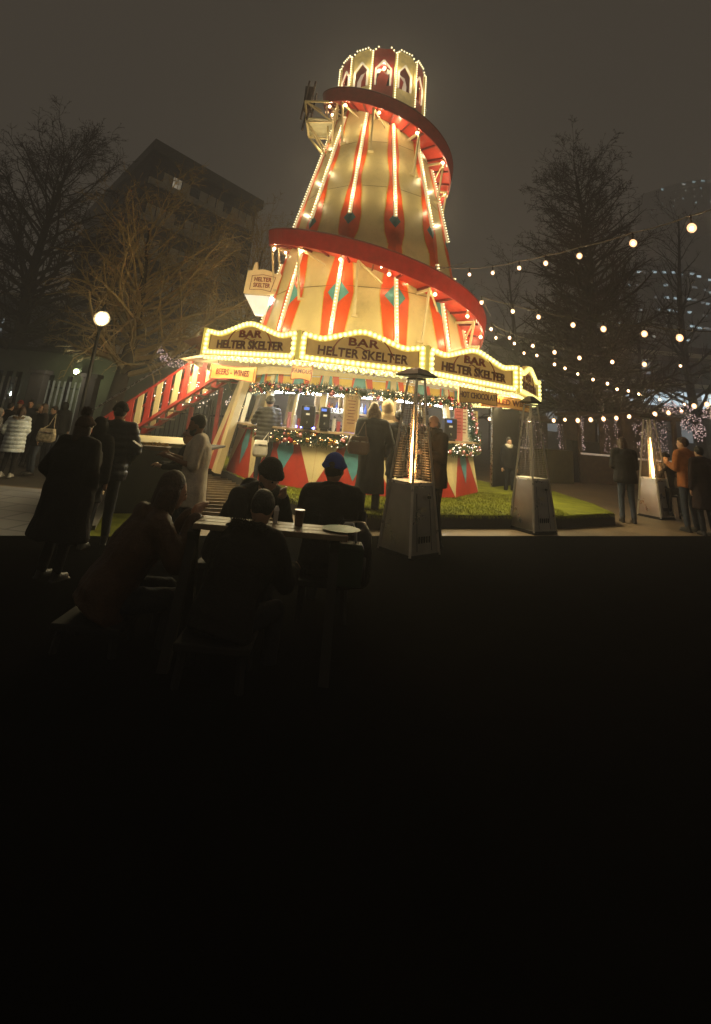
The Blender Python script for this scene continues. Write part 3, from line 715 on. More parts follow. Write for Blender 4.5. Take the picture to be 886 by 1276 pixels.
# ------------------------------------------------------------------ hanging name boards
ply = mat('sign_yellow_glow_paint', (.50, .25, .06), .5, var=.2, dirt=.15, emis=((1, .55, .12), .10))  # emission brightens these boards in place of lamp light
def hang_sign(pl, pr, h, txt, label, yy, parts_=None, wavy=True):
    a, b = at(pl[0], pl[1], yy[0]), at(pr[0], pr[1], yy[1]); u = b-a; l = u.length; u.normalize(); n = u.cross(V((0, 0, 1))).normalized(); up = n.cross(u)*-1
    if up.z < 0: up = -up
    t = thing('hanging_sign', label, 'sign', (a+b)/2)
    out = [a-up*h*(.5+.06*cos(i/10*2*pi*1)) + u*l*i/10 for i in range(11)]+[a+up*h*(.5+.05*cos(i/10*2*pi))+u*l*i/10 for i in range(10, -1, -1)]
    MB().prism(out, -n*.03).build('board', ply, t)
    fr = MB(); q = [o.lerp((a+b)/2, .05)+n*.004 for o in out]; 
    fr.path(q+[q[0]], .007, 4); fr.build('border_line', letter_r, t)
    for (s, off, w_, sz) in txt: lettering(s, letter_m, t, (a+b)/2+n*.004+up*h*off, u, up, sz, .006, width=w_*l, bold=.02)
    hk = MB()
    for s in (.15, .85): hk.tube(a+u*l*s+up*h*.45, a+u*l*s+up*h*.45+V((0, 0, .14)), .006, n=5)
    hk.build('hook', dark_metal, t)
    return t
hang_sign((262, 462), (318, 467), .27, [('BEERS - WINES', 0, .82, .16)], 'yellow scroll sign reading BEERS - WINES hanging by the staircase', (10.6, 10.2))
hang_sign((363, 463), (389, 466), .26, [('FAMOUS', .1, .8, .11)], 'small yellow plaque reading FAMOUS on the front fascia', (9.95, 9.9))
hang_sign((572, 491), (620, 497), .26, [('HOT CHOCOLATE', 0, .86, .15)], 'yellow scroll sign reading HOT CHOCOLATE above the bald man', (9.4, 10.0))
hang_sign((600, 497), (662, 506), .24, [('MULLED WINE', 0, .86, .15)], 'yellow sign reading MULLED WINE half behind the hot chocolate sign', (10.0, 10.9))
# upper signboard beside the tower wall
yy = 12.4; p = at(327, 352, yy); u = V((1, -.12, -.02)).normalized(); n = u.cross(V((0, 0, 1))).normalized(); up = -u.cross(n); up = up if up.z > 0 else -up
bc = p; s_ = .0196*1.0
t = thing('signboard', 'cream cut-out signboard reading HELTER SKELTER bolted to the tower side', 'sign', p)
shape = [(-.44, -.30), (-.42, .28), (-.30, .30), (-.27, .50), (-.21, .52), (-.17, .32), (-.02, .34), (.15, .31), (.30, .24), (.42, .27), (.46, .22), (.36, -.28), (.1, -.32), (-.15, -.34)]
MB().prism([bc+u*x+up*z for x, z in shape], -n*.05).build('board', mat('pale_sign_glow_paint', (.75, .58, .30), .45, var=.1, emis=((1, .7, .35), .12)), t)  # board emission stands in for light thrown on it
fr = MB(); q = [(-.30, -.20), (-.28, .16), (0, .20), (.32, .15), (.24, -.22), (0, -.18)]
for i in range(6): fr.beam(bc+u*q[i][0]+up*q[i][1]+n*.004, bc+u*q[(i+1) % 6][0]+up*q[(i+1) % 6][1]+n*.004, .008, .022, up=tuple(n))
fr.build('border_line', letter_r, t)
lettering('HELTER', letter_r, t, bc+n*.004+up*.07, u, up, .15, .005, width=.44, bold=.03)
lettering('SKELTER', letter_r, t, bc+n*.004-up*.08-u*.01, u, up, .15, .005, width=.44, bold=.03)
MB().beam(bc-n*.04+u*.3, V((AX-2.2, AY-.2, bc.z)), .06, .06).build('arm', cream2, t)
# flood lamp box below it, lighting wall and sign
q = bc+V((-.05, .15, -.55))
tl = thing('flood_lamp', 'white box floodlight glowing under the cut-out signboard', 'floodlight', q)
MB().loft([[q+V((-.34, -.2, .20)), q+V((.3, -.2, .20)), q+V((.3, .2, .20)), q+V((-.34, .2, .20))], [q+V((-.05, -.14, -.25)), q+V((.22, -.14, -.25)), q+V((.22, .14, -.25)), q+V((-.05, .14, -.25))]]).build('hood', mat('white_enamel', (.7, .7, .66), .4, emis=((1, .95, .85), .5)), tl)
MB().box(q+V((.38, -.05, .1)), (.12, .22, .18)).build('lens', glow('flood_lens', (1, .93, .8), 26, 'AUTO'), tl)
MB().beam(q+V((.3, 0, 0)), V((AX-2.35, AY-.1, q.z)), .05, .05).build('arm', cream2, tl)
# ------------------------------------------------------------------ staircase up to the tower
yN, yF = 12.4, 13.5
def stx(px, py, y): return at(px, py, y)
a = at(168, 536, yN); b = at(270, 470, yN); slope = (b.z-a.z)/(b.x-a.x)
x0 = b.x-(b.z-.0)/slope; ztop = b.z
S = thing('staircase', 'red and cream timber staircase climbing to the tower landing', 'staircase', (x0, yN, 0))
line = lambda x: slope*(x-x0)
red_s = mat('stair_red_paint', (.42, .04, .03), .45, var=.25, dirt=.35)
for y in (yN, yF):
    MB().beam((x0-.1, y, -.02), (b.x, y, ztop-.02), .06, .24, up=(0, 1, 0)).build('stringer', red_s, S)
    MB().beam((b.x-.04, y, ztop-.02), (-2.75, y, ztop-.02), .06, .24, up=(0, 1, 0)).build('landing_beam', red_s, S)
    MB().beam((x0, y, .80), (b.x, y, ztop+.80), .05, .08, up=(0, 1, 0)).build('handrail', red_s, S)
    MB().beam((b.x, y, ztop+.80), (-2.7, y, ztop+.80), .05, .08, up=(0, 1, 0)).build('handrail', red_s, S)
    n = 18
    for i in range(n):
        x = x0+.15+(b.x+.65-x0-.15)*i/(n-1); z = min(line(x), ztop)
        MB().box((x, y-.01, z+.42), (.115, .035, .78)).build('baluster', cream2 if i % 2 else red_s, S)
MB().beam((x0-.2, yN-.09, 1.0), (b.x-.1, yN-.09, ztop+1.08), .035, .035).build('steel_rail', steel, S)
for x in (x0+.6, x0+2.2, b.x-.6): MB().beam((x, yN-.05, line(x)+.8), (x, yN-.09, line(x)+1.02), .02, .02).build('rail_post', steel, S)
n = int(ztop/.19)
for i in range(1, n+1):
    x = x0+(b.x-x0)*i/n; MB().box((x, (yN+yF)/2, line(x)-.04), (.27, yF-yN-.07, .035)).build('tread', mat('stair_tread', (.16, .12, .08), .6, dirt=.4), S)
MB().box(((b.x-2.75)/2, (yN+yF)/2, ztop+.0), (-2.75-b.x, yF-yN-.07, .05)).build('landing', darkwood, S)
for x in (x0+2.0, b.x-.1): MB().beam((x, yF, 0), (x, yF, line(x)-.1), .09, .09).build('stair_post', red_s, S)
tl = MB(); rnd = random.Random(9)
for i in range(60): 
    x = rnd.uniform(x0+1.2, b.x); tl.ball((x, rnd.choice((yN+.1, yF-.1)), line(x)+rnd.uniform(.0, .75)), .012, 5, 4)
tl.build('fairy_lights', fairy_w, S)
# ------------------------------------------------------------------ lamps that light the place (each at a lit fitting)
def area(name, loc, size, sy, power, col, target):
    ld = bpy.data.lights.new(name, 'AREA'); ld.shape = 'RECTANGLE'; ld.size = size; ld.size_y = sy; ld.energy = power; ld.color = col
    o = bpy.data.objects.new(name, ld); C.objects.link(o); o.location = loc
    o.rotation_euler = (V(target)-V(loc)).to_track_quat('-Z', 'Y').to_euler(); o['kind'] = 'helper'; return o
for k in range(NS):
    am = (ca(k)+ca(k+1))/2; p = tc_(RC*cos(pi/NS)-.30, am, ZC-.03)
    area('canopy_lamp', p, 2.2, .3, 105 if k in (10, 11, 0, 1, 2) else 60, (1, .80, .42), p+V((cos(am)*1.2, sin(am)*1.2, -2)))
    if k in (10, 11, 0, 1, 2): area('eaves_lamp', tc_(RC*cos(pi/NS)-.45, am, ZC-.02), 2.0, .15, 17, (1, .84, .5), tp_(2.3, am, 1.7))
    # light of the marquee bulbs thrown up the tower
    p = tc_(RC*cos(pi/NS)-.12, am, ZC+.75)
    area('crest_lamp', p, 2.0, .05, 26, (1, .80, .40), (AX, AY, 5.5))
lp = bpy.data.lights.new('lantern_lamp', 'POINT'); lp.energy = 45; lp.color = (1, .82, .5); lp.shadow_soft_size = .08
lo = bpy.data.objects.new('lantern_lamp', lp); C.objects.link(lo); lo.location = (AX, AY-.75, 11.2); lo['kind'] = 'helper'
for k in range(NS):
    a = ta(k)+.0
    for z in (3.4, 4.6, 6.7, 7.7, 8.8, 10.7):
        ld = bpy.data.lights.new('strip_lamp', 'POINT'); ld.energy = 8.5; ld.color = (1, .78, .44); ld.shadow_soft_size = .012
        o = bpy.data.objects.new('strip_lamp', ld); C.objects.link(o); o.location = tp_((rw(z) if z < 10 else 1.2)+.24, a, z); o['kind'] = 'helper'
# ------------------------------------------------------------------ trees
bark = mat('bark', (.050, .036, .022), .85, var=.4, bump=.5, bscale=30)
twigm = mat('twigs', (.060, .044, .024), .85, var=.3)
twig_lamplit = mat('lamplit_twigs', (.40, .30, .14), .8, var=.3)  # lamp glow put into the twig colour, paler than the other trees
def tri(mb, pts, r0, r1):
    k = len(mb.v); n = len(pts)
    for i, p in enumerate(pts):
        t = (pts[min(i+1, n-1)]-pts[max(i-1, 0)]); x = t.orthogonal().normalized(); y = t.cross(x).normalized(); r = r0+(r1-r0)*i/(n-1)
        mb.v += [p+x*r, p+(x*-.5+y*.87)*r, p+(x*-.5-y*.87)*r]
    for i in range(n-1):
        for j in range(3): mb.f.append((k+i*3+j, k+i*3+(j+1) % 3, k+(i+1)*3+(j+1) % 3, k+(i+1)*3+j))
def limb(mb, rnd, p, d, L, r, lvl, cfg):
    n = max(2, int(cfg['seg'][lvl])); pts = [p.copy()]; d = d.normalized(); st = L/n
    for i in range(n):
        j = cfg['wig'][lvl]; d = (d+V((rnd.gauss(0, j), rnd.gauss(0, j), rnd.gauss(0, j)+cfg['up'][lvl]))).normalized(); pts.append(pts[-1]+d*st)
    if lvl == 0 or (lvl == 1 and r > .05): mb.path(pts, [r+(r*.25-r)*i/n for i in range(n+1)], 5, cap=False)
    else: tri(mb, pts, r, r*.35)
    if lvl+1 >= len(cfg['n']): return
    m = cfg['n'][lvl+1]; m = int(m*rnd.uniform(.75, 1.25)*min(1.6, max(.45, L/cfg['ref'][lvl])))
    for i in range(m):
        t = rnd.uniform(.18, 1) if lvl else rnd.uniform(.22, 1); s = t*n; a = int(min(s, n-1)); q = pts[a].lerp(pts[a+1], s-a); dd = (pts[a+1]-pts[a]).normalized()
        o = V((rnd.gauss(0, 1), rnd.gauss(0, 1), rnd.gauss(0, .6))); o = (o-dd*o.dot(dd)).normalized(); ang = rnd.uniform(*cfg['ang'])
        limb(mb, rnd, q, dd*cos(ang)+o*sin(ang), L*cfg['len'][lvl]*rnd.uniform(.55, 1.1)*(1.15-.6*t), max(cfg['rmin'], r*(1-.7*t)*.5), lvl+1, cfg)
def tree(name, label, base, H, r, seed, prof, nl, cfg, m=twigm, tilt=(0, 0), lo=.15, el=(.3, .9), group=None, fork=0, bias=None):
    rnd = random.Random(seed); t = thing(name, label, 'tree', base, group=group); b = V(base)
    pts = [b+V((tilt[0]*s*H+.02*H*sin(s*5+seed), tilt[1]*s*H, s*H)) for s in [i/10 for i in range(11)]]
    tr = MB().path(pts, [r*(1.25 if i == 0 else 1-.9*i/10) for i in range(11)], 10)
    tr.build('trunk', bark, t, smooth=True)
    cr_ = MB()
    for i in range(nl):
        s = lo+(1-lo)*((i+rnd.random())/nl); k = min(9, int(s*10)); q = pts[k].lerp(pts[k+1], s*10-k); a = rnd.uniform(0, 2*pi) if i % 2 else i*2.4
        e = el[0]+(el[1]-el[0])*s+rnd.uniform(-.15, .15); L_ = prof(s)*H*rnd.uniform(.75, 1.15)
        d = V((cos(a)*cos(e), sin(a)*cos(e), sin(e)))
        if bias: L_ *= 1+bias*d.x
        limb(cr_, rnd, q, d, L_, max(.02, r*.42*(1.05-s)), 0, cfg)
    cr_.build('crown', m, t)
    return t
cfgA = dict(seg=(7, 5, 3, 2), wig=(.10, .16, .2, .25), up=(.05, .03, 0, 0), n=(0, 12, 7, 4), ref=(4, 2, 1, 1), len=(.42, .45, .5, .5), ang=(.5, 1.1), rmin=.009)
tree('bare_tree', 'tall conical bare tree with dense fine twigs rising beyond the turf', gnd(742, 566)*0+at(741, 560, 25)*1-V((0, 0, at(741, 560, 25).z+.33)), 15.6, .46, 11,
     lambda s: (.27-.10*s)*(1.0 if s > .3 else .75+s), 200, dict(cfgA, n=(0, 18, 11, 5), rmin=.011), lo=.17, el=(-.08, .62), tilt=(-.01, 0))
cfgB = dict(seg=(8, 6, 4, 2), wig=(.12, .2, .22, .25), up=(.03, .0, -.02, 0), n=(0, 12, 8, 4), ref=(6, 3, 1.5, 1), len=(.5, .45, .45, .5), ang=(.4, 1.1), rmin=.010)
b = at(150, 470, 19); b.z = -.33
tree('bare_tree', 'low sprawling bare tree with twigs coloured lamplit ochre beside the street lamp', b, 8.3, .36, 5, lambda s: .62-.25*s, 54, dict(cfgB, n=(0, 15, 10, 5)), m=twig_lamplit, lo=.32, el=(-.1, .9), bias=.30)
b = at(300, 470, 24); b.z = -.33
tree('bare_tree', 'bare tree with twigs coloured lamplit ochre standing beyond the staircase', b, 9.5, .30, 15, lambda s: .55-.25*s, 56, dict(cfgB, n=(0, 15, 10, 5)), m=twig_lamplit, lo=.3, el=(.0, 1))
b = at(12, 470, 27); b.z = -.33
tree('bare_tree', 'big dark bare tree at the street side with its crown cut by the photo edge', b, 15.0, .5, 8, lambda s: .56-.32*s, 64, dict(cfgB, n=(0, 18, 12, 5), rmin=.013), lo=.22, el=(.1, 1.0))
b = at(868, 520, 33); b.z = -.33
tree('bare_tree', 'slim bare tree in front of the distant glass tower', b, 17.5, .35, 21, lambda s: .24-.10*s, 50, cfgA, lo=.2, el=(.3, 1.0))
b = at(640, 520, 40); b.z = -.33
tree('bare_tree', 'faint bare tree far off between the slide and the conical tree', b, 15.5, .35, 31, lambda s: .36-.2*s, 34, dict(cfgB, rmin=.016), lo=.2, el=(.1, 1.0))
b = at(580, 520, 46); b.z = -.33
tree('bare_tree', 'distant bare tree partly behind the marquee boards', b, 13.5, .35, 37, lambda s: .36-.2*s, 26, dict(cfgB, rmin=.018), lo=.2, el=(.1, 1.0))
b = at(800, 520, 30); b.z = -.33
tree('bare_tree', 'low dark tree behind the lit pyramid heater', b, 9.0, .3, 41, lambda s: .5-.25*s, 30, cfgB, lo=.35, el=(-.1, .9))
# ------------------------------------------------------------------ buildings
def lit(name, c, s): return glow(name, c, s, 'NONE', .35, .6)
win_dark = mat('dark_window', (.02, .022, .025), .15, var=.4, spec=.6)
win_cool = lit('cool_lit_window', (.72, .90, 1), 1.1); win_dim = lit('dim_lit_window', (.75, .82, .85), .20); win_warm = lit('warm_lit_window', (1, .85, .6), .3)
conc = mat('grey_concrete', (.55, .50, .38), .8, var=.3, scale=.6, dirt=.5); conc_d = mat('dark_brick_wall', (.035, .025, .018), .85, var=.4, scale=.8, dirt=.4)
A_, B_, D_ = gnd(195, 178, 24.0), gnd(322, 248, 24.0), gnd(108, 268, 24.0)
bl = thing('office_block', 'dark flat-roofed office block with pale window bands behind the ochre tree', 'building', (A_.x, A_.y, -.33))
A0, B0, D0 = (V((p.x, p.y, -.33)) for p in (A_, B_, D_)); E0 = B0+D0-A0; up = V((0, 0, 1))
MB().loft([[A0, B0, E0, D0], [p+up*23.2 for p in (A0, B0, E0, D0)]]).build('wall', conc_d, bl)
ux = (B0-A0); Lb = ux.length; ux.normalize(); nn = V((ux.y, -ux.x, 0)); uy = (D0-A0).normalized(); n2 = V((-uy.y, uy.x, 0)); n2 = n2 if n2.y < 0 else -n2
MB().loft([[A0+up*z-ux*.5-uy*.5+nn*.4, B0+up*z+ux*.5+nn*.4, E0+up*z, D0+up*z+uy*.5+n2*.4] for z in (23.2, 24.2)]).build('roof_parapet', mat('parapet', (.09, .08, .065), .8, dirt=.4), bl)
for i in range(7):
    z = 22.9-3.1*i-1.6 if i else 21.6
    z0_, z1_ = z-1.2, z+.35
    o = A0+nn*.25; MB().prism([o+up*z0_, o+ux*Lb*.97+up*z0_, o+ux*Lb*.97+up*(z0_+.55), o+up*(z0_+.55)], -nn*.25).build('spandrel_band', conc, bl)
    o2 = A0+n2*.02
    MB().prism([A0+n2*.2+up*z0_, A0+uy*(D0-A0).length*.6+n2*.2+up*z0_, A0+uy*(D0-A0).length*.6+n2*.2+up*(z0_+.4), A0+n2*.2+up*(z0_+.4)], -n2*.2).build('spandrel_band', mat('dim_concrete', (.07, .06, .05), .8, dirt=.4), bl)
    for j in range(12):
        s = Lb*(.02+.95*j/12); wd = Lb*.95/12*.86; q = o+ux*s-nn*.06
        wn = MB().prism([q+up*(z0_+.58), q+ux*wd+up*(z0_+.58), q+ux*wd+up*(z1_), q+up*z1_], -nn*.05).build('window', win_warm if (i, j) == (0, 2) else (conc if (i, j) in () else mat('blind_window', (.62, .56, .42), .4, var=.4, scale=.8) if (j*7+i*3) % 4 else win_dark), bl)
# low building at the street, flood-lit
p = at(30, 470, 34); bl = thing('street_building', 'grey street building with tall narrow lit windows beyond the railings', 'building', (-26, 34, -.33))
MB().box((-30, 37, 3.6), (18, 6, 8)).build('wall', mat('pale_render', (.16, .17, .15), .8, var=.3, dirt=.5), bl)
for i in range(7):
    for zz in (1.6, 5.0):
        x = -37+2.3*i; MB().box((x, 33.97, zz), (.9, .1, 2.3)).build('window', lit('street_window', (.75, .85, .85), .28) if (i+int(zz)) % 3 else win_dark, bl)
MB().box((-30, 37, 7.75), (18.6, 6.6, .3)).build('roof', conc, bl)
bl = thing('flood_lit_hall', 'long low hall with a wall lit greenish by a floodlight behind the crowd', 'building', (-13, 26, -.33))
MB().box((-13.5, 29, 1.6), (17, 6, 3.9)).build('wall', mat('hall_render', (.10, .10, .07), .8, var=.4, scale=.5, dirt=.6), bl)
MB().box((-13.5, 29, 3.65), (17.4, 6.4, .2)).build('roof_edge', conc_d, bl)
for i in range(8): MB().box((-19+1.6*i, 25.95, .9), (.05, .06, 2.3)).build('panel_joint', conc_d, bl)
q = at(95, 463, 25.0)
fl_ = thing('wall_floodlight', 'glowing greenish floodlight mounted on the low hall wall', 'floodlight', q)
MB().ball(q, .11, 10, 7).build('lens', glow('flood_green', (.85, 1, .45), 40, 'AUTO'), fl_, smooth=True); MB().tube(q+V((0, .06, 0)), q+V((0, .95, 0)), .03, n=6).build('arm', dark_metal, fl_); MB().box(q+V((0, .12, .05)), (.3, .08, .22)).build('housing', dark_metal, fl_)
area('flood_lamp_light', q+V((0, -.35, 0)), .3, .2, 14, (.85, 1, .45), q+V((0.3, 3, -1.2)))
q = at(16, 491, 22)
fl_ = thing('security_lamp', 'small bright white security lamp above the crowd by the street', 'lamp', q)
MB().ball(q, .10, 10, 7).build('lens', glow('sec_white', (.9, 1, .95), 45, 'AUTO'), fl_, smooth=True); MB().tube(q+V((0, .08, 0)), V((q.x, q.y+.08, -.33)), .04, n=6).build('post', dark_metal, fl_)
# slatted fences by the street
slat = mat('galvanised_slats', (.34, .34, .30), .5, var=.3, dirt=.3)
def fence(px0, px1, yy, label, h=2.4, step=.20, m=slat, w_=.07, name='slat_fence'):
    a, b = at(px0, 500, yy), at(px1, 500, yy); a.z = b.z = -.33; u = (b-a); L_ = u.length; u.normalize()
    t = thing(name, label, 'fence', (a+b)/2); n = int(L_/step)
    for i in range(n+1):
        q = a+u*(L_*i/n); MB().box(q+V((0, 0, h/2)), (w_, .03, h)).build('slat', m, t)
    for z in (.4, h-.25): MB().beam(a+V((0, .04, z)), b+V((0, .04, z)), .04, .06).build('rail', dark_metal, t)
    for i in range(0, 3): 
        q = a+u*L_*i/2; MB().box(q+V((0, .1, h/2+.1)), (.14, .14, h+.2)).build('fence_post', dark_metal, t)
    return t
fence(-12, 13, 20, 'bright slatted fence behind the small white security lamp')
fence(55, 103, 20.5, 'slatted fence panel with pale upright bars below the floodlight')
area('fence_lamp', at(80, 455, 18.5), .6, .3, 25, (1, 1, .8), at(75, 500, 20.5))
for px, lb in ((42, 'dark gate pillar between the two slatted fences'), (108, 'dark square pillar under the street lamp')):
    q = at(px, 500, 19.4); t = thing('gate_pillar', lb, 'pillar', (q.x, q.y, -.33)); bevel(MB().box((q.x, q.y, .95), (.5, .4, 2.6)).build('shaft', conc_d, t), .02); MB().box((q.x, q.y, 2.3), (.62, .52, .14)).build('cap', conc_d, t)
fence(178, 345, 15.8, 'black iron park railings seen through the staircase', 1.9, .13, dark_metal, .025, 'park_railing')
# street lamp with a globe
q = at(127, 397, 14.5)
t = thing('street_lamp', 'black street lamp post with a glowing glass globe', 'street lamp', (q.x, q.y, 0))
MB().path([(q.x, q.y, 0), (q.x, q.y, .5), (q.x, q.y, .55), (q.x, q.y, q.z-.35), (q.x, q.y, q.z-.22)], [.11, .10, .06, .045, .09], 10).build('post', dark_metal, t)
gl = MB().ball(q, .215, 16, 10).build('globe', glow('globe_glass', (1, .86, .50), 22, 'AUTO', .5, 7, rim=((1, .66, .26), 1.3)), t, smooth=True)
cg = MB()
for i in range(6): 
    a = i*pi/3; cg.path([q+V((.222*cos(a)*cos(e), .222*sin(a)*cos(e), .222*sin(e))) for e in [(-1.4+2.8*j/8) for j in range(9)]], .006, 4)
cg.path([q+V((.224*cos(i*pi/8), .224*sin(i*pi/8), 0)) for i in range(17)], .008, 4); cg.build('cage', dark_metal, t)
MB().path([q+V((0, 0, .19)), q+V((0, 0, .26)), q+V((0, 0, .42))], [.12, .07, .015], 10).build('cap', dark_metal, t)
# right side: building with lit windows
bx0, bx1 = at(640, 490, 46).x, at(905, 490, 46).x
bl = thing('arcade_building', 'long dark building with a row of cool lit shop windows beyond the trees', 'building', ((bx0+bx1)/2, 46, -.33))
MB().box(((bx0+bx1)/2, 50, 5.1), (bx1-bx0, 8, 10.8)).build('wall', mat('brown_brick', (.07, .045, .035), .85, var=.3, dirt=.4), bl)
for z in (4.6, 7.0, 9.7): MB().box(((bx0+bx1)/2, 45.9, z), (bx1-bx0, .3, .35)).build('cornice', conc, bl)
rnd = random.Random(12)
for i in range(16):
    x = bx0+2.2+(bx1-bx0-2.4)*i/15.5
    MB().box((x, 45.93, 5.75), (1.05, .1, 1.3)).build('window', win_cool if rnd.random() < .7 else win_dim, bl)
    MB().box((x, 45.86, 5.75), (.05, .06, 1.3)).build('mullion', conc_d, bl)
    MB().box((x, 45.93, 3.0), (.9, .1, 1.7)).build('window', win_dim if rnd.random() < .4 else win_dark, bl)
    MB().box((x, 45.93, 8.4), (.9, .1, 1.3)).build('window', win_dark if rnd.random() < .7 else win_dim, bl)
# office block with speckled lit floors
def speckle(name, label, px0, px1, pyt, yy, n, seed, rows, curve=0., mcol=win_cool, size=.35):
    a, b = at(px0, pyt, yy), at(px1, pyt, yy); H = (a.z+b.z)/2; rnd = random.Random(seed)
    bl = thing(name, label, 'building', ((a.x+b.x)/2, yy, -.33)); wdt = b.x-a.x
    P = lambda s, z, d=0.: V((a.x+wdt*s, yy+curve*(s-.5)**2*4-d, z))
    N_ = 10
    base = [P(i/N_, -.33) for i in range(N_+1)]+[V((b.x, yy+18, -.33)), V((a.x, yy+18, -.33))]
    MB().loft([base, [p+V((0, 0, H-2)) for p in base], [V((p.x*.97+(a.x+b.x)/2*.03, p.y+1.0, H)) for p in base]]).build('wall', mat('blue_grey_cladding', (.05, .06, .07), .5, var=.4, scale=.3), bl)
    for r in rows:
        for i in range(n):
            if rnd.random() < .42: continue
            s = (i+.5)/n+rnd.uniform(-.2, .2)/n; z = H*r+rnd.uniform(-.15, .15)
            MB().prism([P(s, z, .05), P(s, z, .05)+V((size*2*rnd.uniform(.5, 1.4), 0, 0)), P(s, z, .05)+V((size*2, 0, size)), P(s, z, .05)+V((0, 0, size))], (0, -.05, 0)).build('window', mcol if rnd.random() < .7 else win_dim, bl)
    return bl
speckle('office_tower', 'hazy blue glass tower with dotted lights at the right edge of the sky', 832, 940, 222, 130, 14, 3, (.985, .955, .925, .90), 12, lit('hazy_window', (.65, .95, 1), 1.0), .5)
speckle('office_building', 'mid-rise block with scattered cool lit windows behind the slim bare tree', 745, 930, 325, 80, 20, 6, (.93, .86, .79, .72, .65, .58), 6, lit('scatter_window', (.7, .92, 1), .9), .35)
# kiosks with curtains of fairy lights
fp = glow('pink_fairy_light', (1, .68, .62), .8); fw = glow('white_fairy_light', (1, .80, .66), 1.4)
woodk = mat('kiosk_timber', (.10, .065, .035), .7, var=.4, dirt=.3)
def kiosk(px0, px1, yy, label, curtains, seed, ztop=None):
    a, b = at(px0, 540, yy), at(px1, 540, yy); rnd = random.Random(seed); zt = ztop or 2.5
    t = thing('market_kiosk', label, 'kiosk', ((a.x+b.x)/2, yy, 0))
    MB().box(((a.x+b.x)/2, yy+.9, zt), (b.x-a.x+.3, 2.2, .12)).build('roof', woodk, t)
    for x in (a.x, b.x): MB().box((x, yy, zt/2), (.12, .12, zt)).build('post', woodk, t)
    MB().box(((a.x+b.x)/2, yy, 1.05), (b.x-a.x, .35, .06)).build('counter', mat('glow_counter', (.6, .5, .4), .5, emis=((1, .8, .6), .25)), t); MB().box(((a.x+b.x)/2, yy+.05, .52), (b.x-a.x, .08, 1.0)).build('front_board', woodk, t)  # counter emission stands in for light on its top
    MB().box(((a.x+b.x)/2, yy+1.9, 1.3), (b.x-a.x, .08, 2.3)).build('back_wall', woodk, t)
    for (c0, c1, n) in curtains:
        mb = MB(); p0, p1 = at(c0, 540, yy-.05), at(c1, 540, yy-.05)
        for i in range(n): mb.ball((rnd.uniform(p0.x, p1.x), yy-.06+rnd.uniform(-.03, .03), zt-.08-abs(rnd.random())*1.25), rnd.uniform(.008, .017), 5, 3)
        mb.build('light_curtain', fp, t)
    return t
kiosk(778, 840, 19, 'timber kiosk with a dense curtain of pink fairy lights behind the lit heater', [(788, 832, 260)], 3)
kiosk(722, 770, 20.5, 'timber kiosk with swagged white lights behind the conical tree trunk', [(752, 760, 40), (764, 772, 50), (724, 728, 60)], 4)
kiosk(636, 704, 22, 'timber kiosk with a grid of pinkish lights beyond the middle heater', [(640, 680, 110), (694, 702, 60)], 5, 2.2)
def cluster(label, spots, yy, seed, m, size=(.012, .024), name='fairy_light_cluster'):
    rnd = random.Random(seed); c0 = at(spots[0][0], spots[0][1], yy); t = thing(name, label, 'fairy lights', c0); mb = MB(); wire = MB()
    for (px, py, rx, ry, n) in spots:
        last = None
        for i in range(n):
            r = sqrt(rnd.random()); a = rnd.uniform(0, 2*pi); q = at(px+rx*r*cos(a), py+ry*r*sin(a), yy+rnd.uniform(-.5, .5)); mb.ball(q, rnd.uniform(*size), 5, 3)
            if last is not None and (q-last).length < .9: wire.tube(last, q, .004, n=3)
            last = q
    mb.build('bulbs', m, t); wire.build('wire', dark_metal, t); return t
cluster('pinkish fairy lights wound along a drooping branch above the staircase rail', [(199, 437, 5, 6, 24), (206, 446, 7, 6, 34), (219, 453, 10, 5, 40), (233, 458, 7, 4, 22)], 17, 1, fp)
cluster('white fairy lights wound in shrubs beneath the staircase landing', [(268, 487, 14, 6, 26), (287, 500, 8, 6, 24), (250, 500, 14, 10, 20), (205, 510, 14, 12, 14)], 15.5, 2, fw)
cluster('dense bundle of pink and white fairy lights drooping from a branch past the orange jacket', [(845, 510, 20, 6, 70), (862, 528, 14, 12, 110), (872, 540, 8, 12, 60), (882, 515, 8, 8, 60), (836, 505, 8, 5, 40)], 15.5, 3, fp, (.010, .02))
# tall planter and utility boxes beyond the turf
def block(name, label, cat, pA, pB, ztop, depth, m, capm=None):
    a, b = gnd(*pA), gnd(*pB); u = (b-a).normalized(); n = V((-u.y, u.x, 0)); t = thing(name, label, cat, (a+b)/2)
    o = MB().loft([[a, b, b+n*depth, a+n*depth], [p+V((0, 0, ztop)) for p in (a, b, b+n*depth, a+n*depth)]]).build('body', m, t); bevel(o, .02)
    if capm: bevel(MB().loft([[p+V((0, 0, ztop+z)) for p in (a-u*.05-n*.05, b+u*.05-n*.05, b+u*.05+n*(depth+.05), a-u*.05+n*(depth+.05))] for z in (.003, .07)]).build('rim', capm, t), .01)
    return t
block('utility_cabinet', 'mossy tan cabinet standing just beyond the middle heater', 'cabinet', (682, 602), (716, 603), 1.12, .6, mat('mossy_metal', (.10, .085, .03), .7, var=.4, scale=2, dirt=.5))
block('low_wall', 'long dark wall across the far side of the turf', 'wall', (716, 601), (800, 606), 1.5, .4, mat('dark_green_wall', (.022, .02, .013), .8, var=.3))
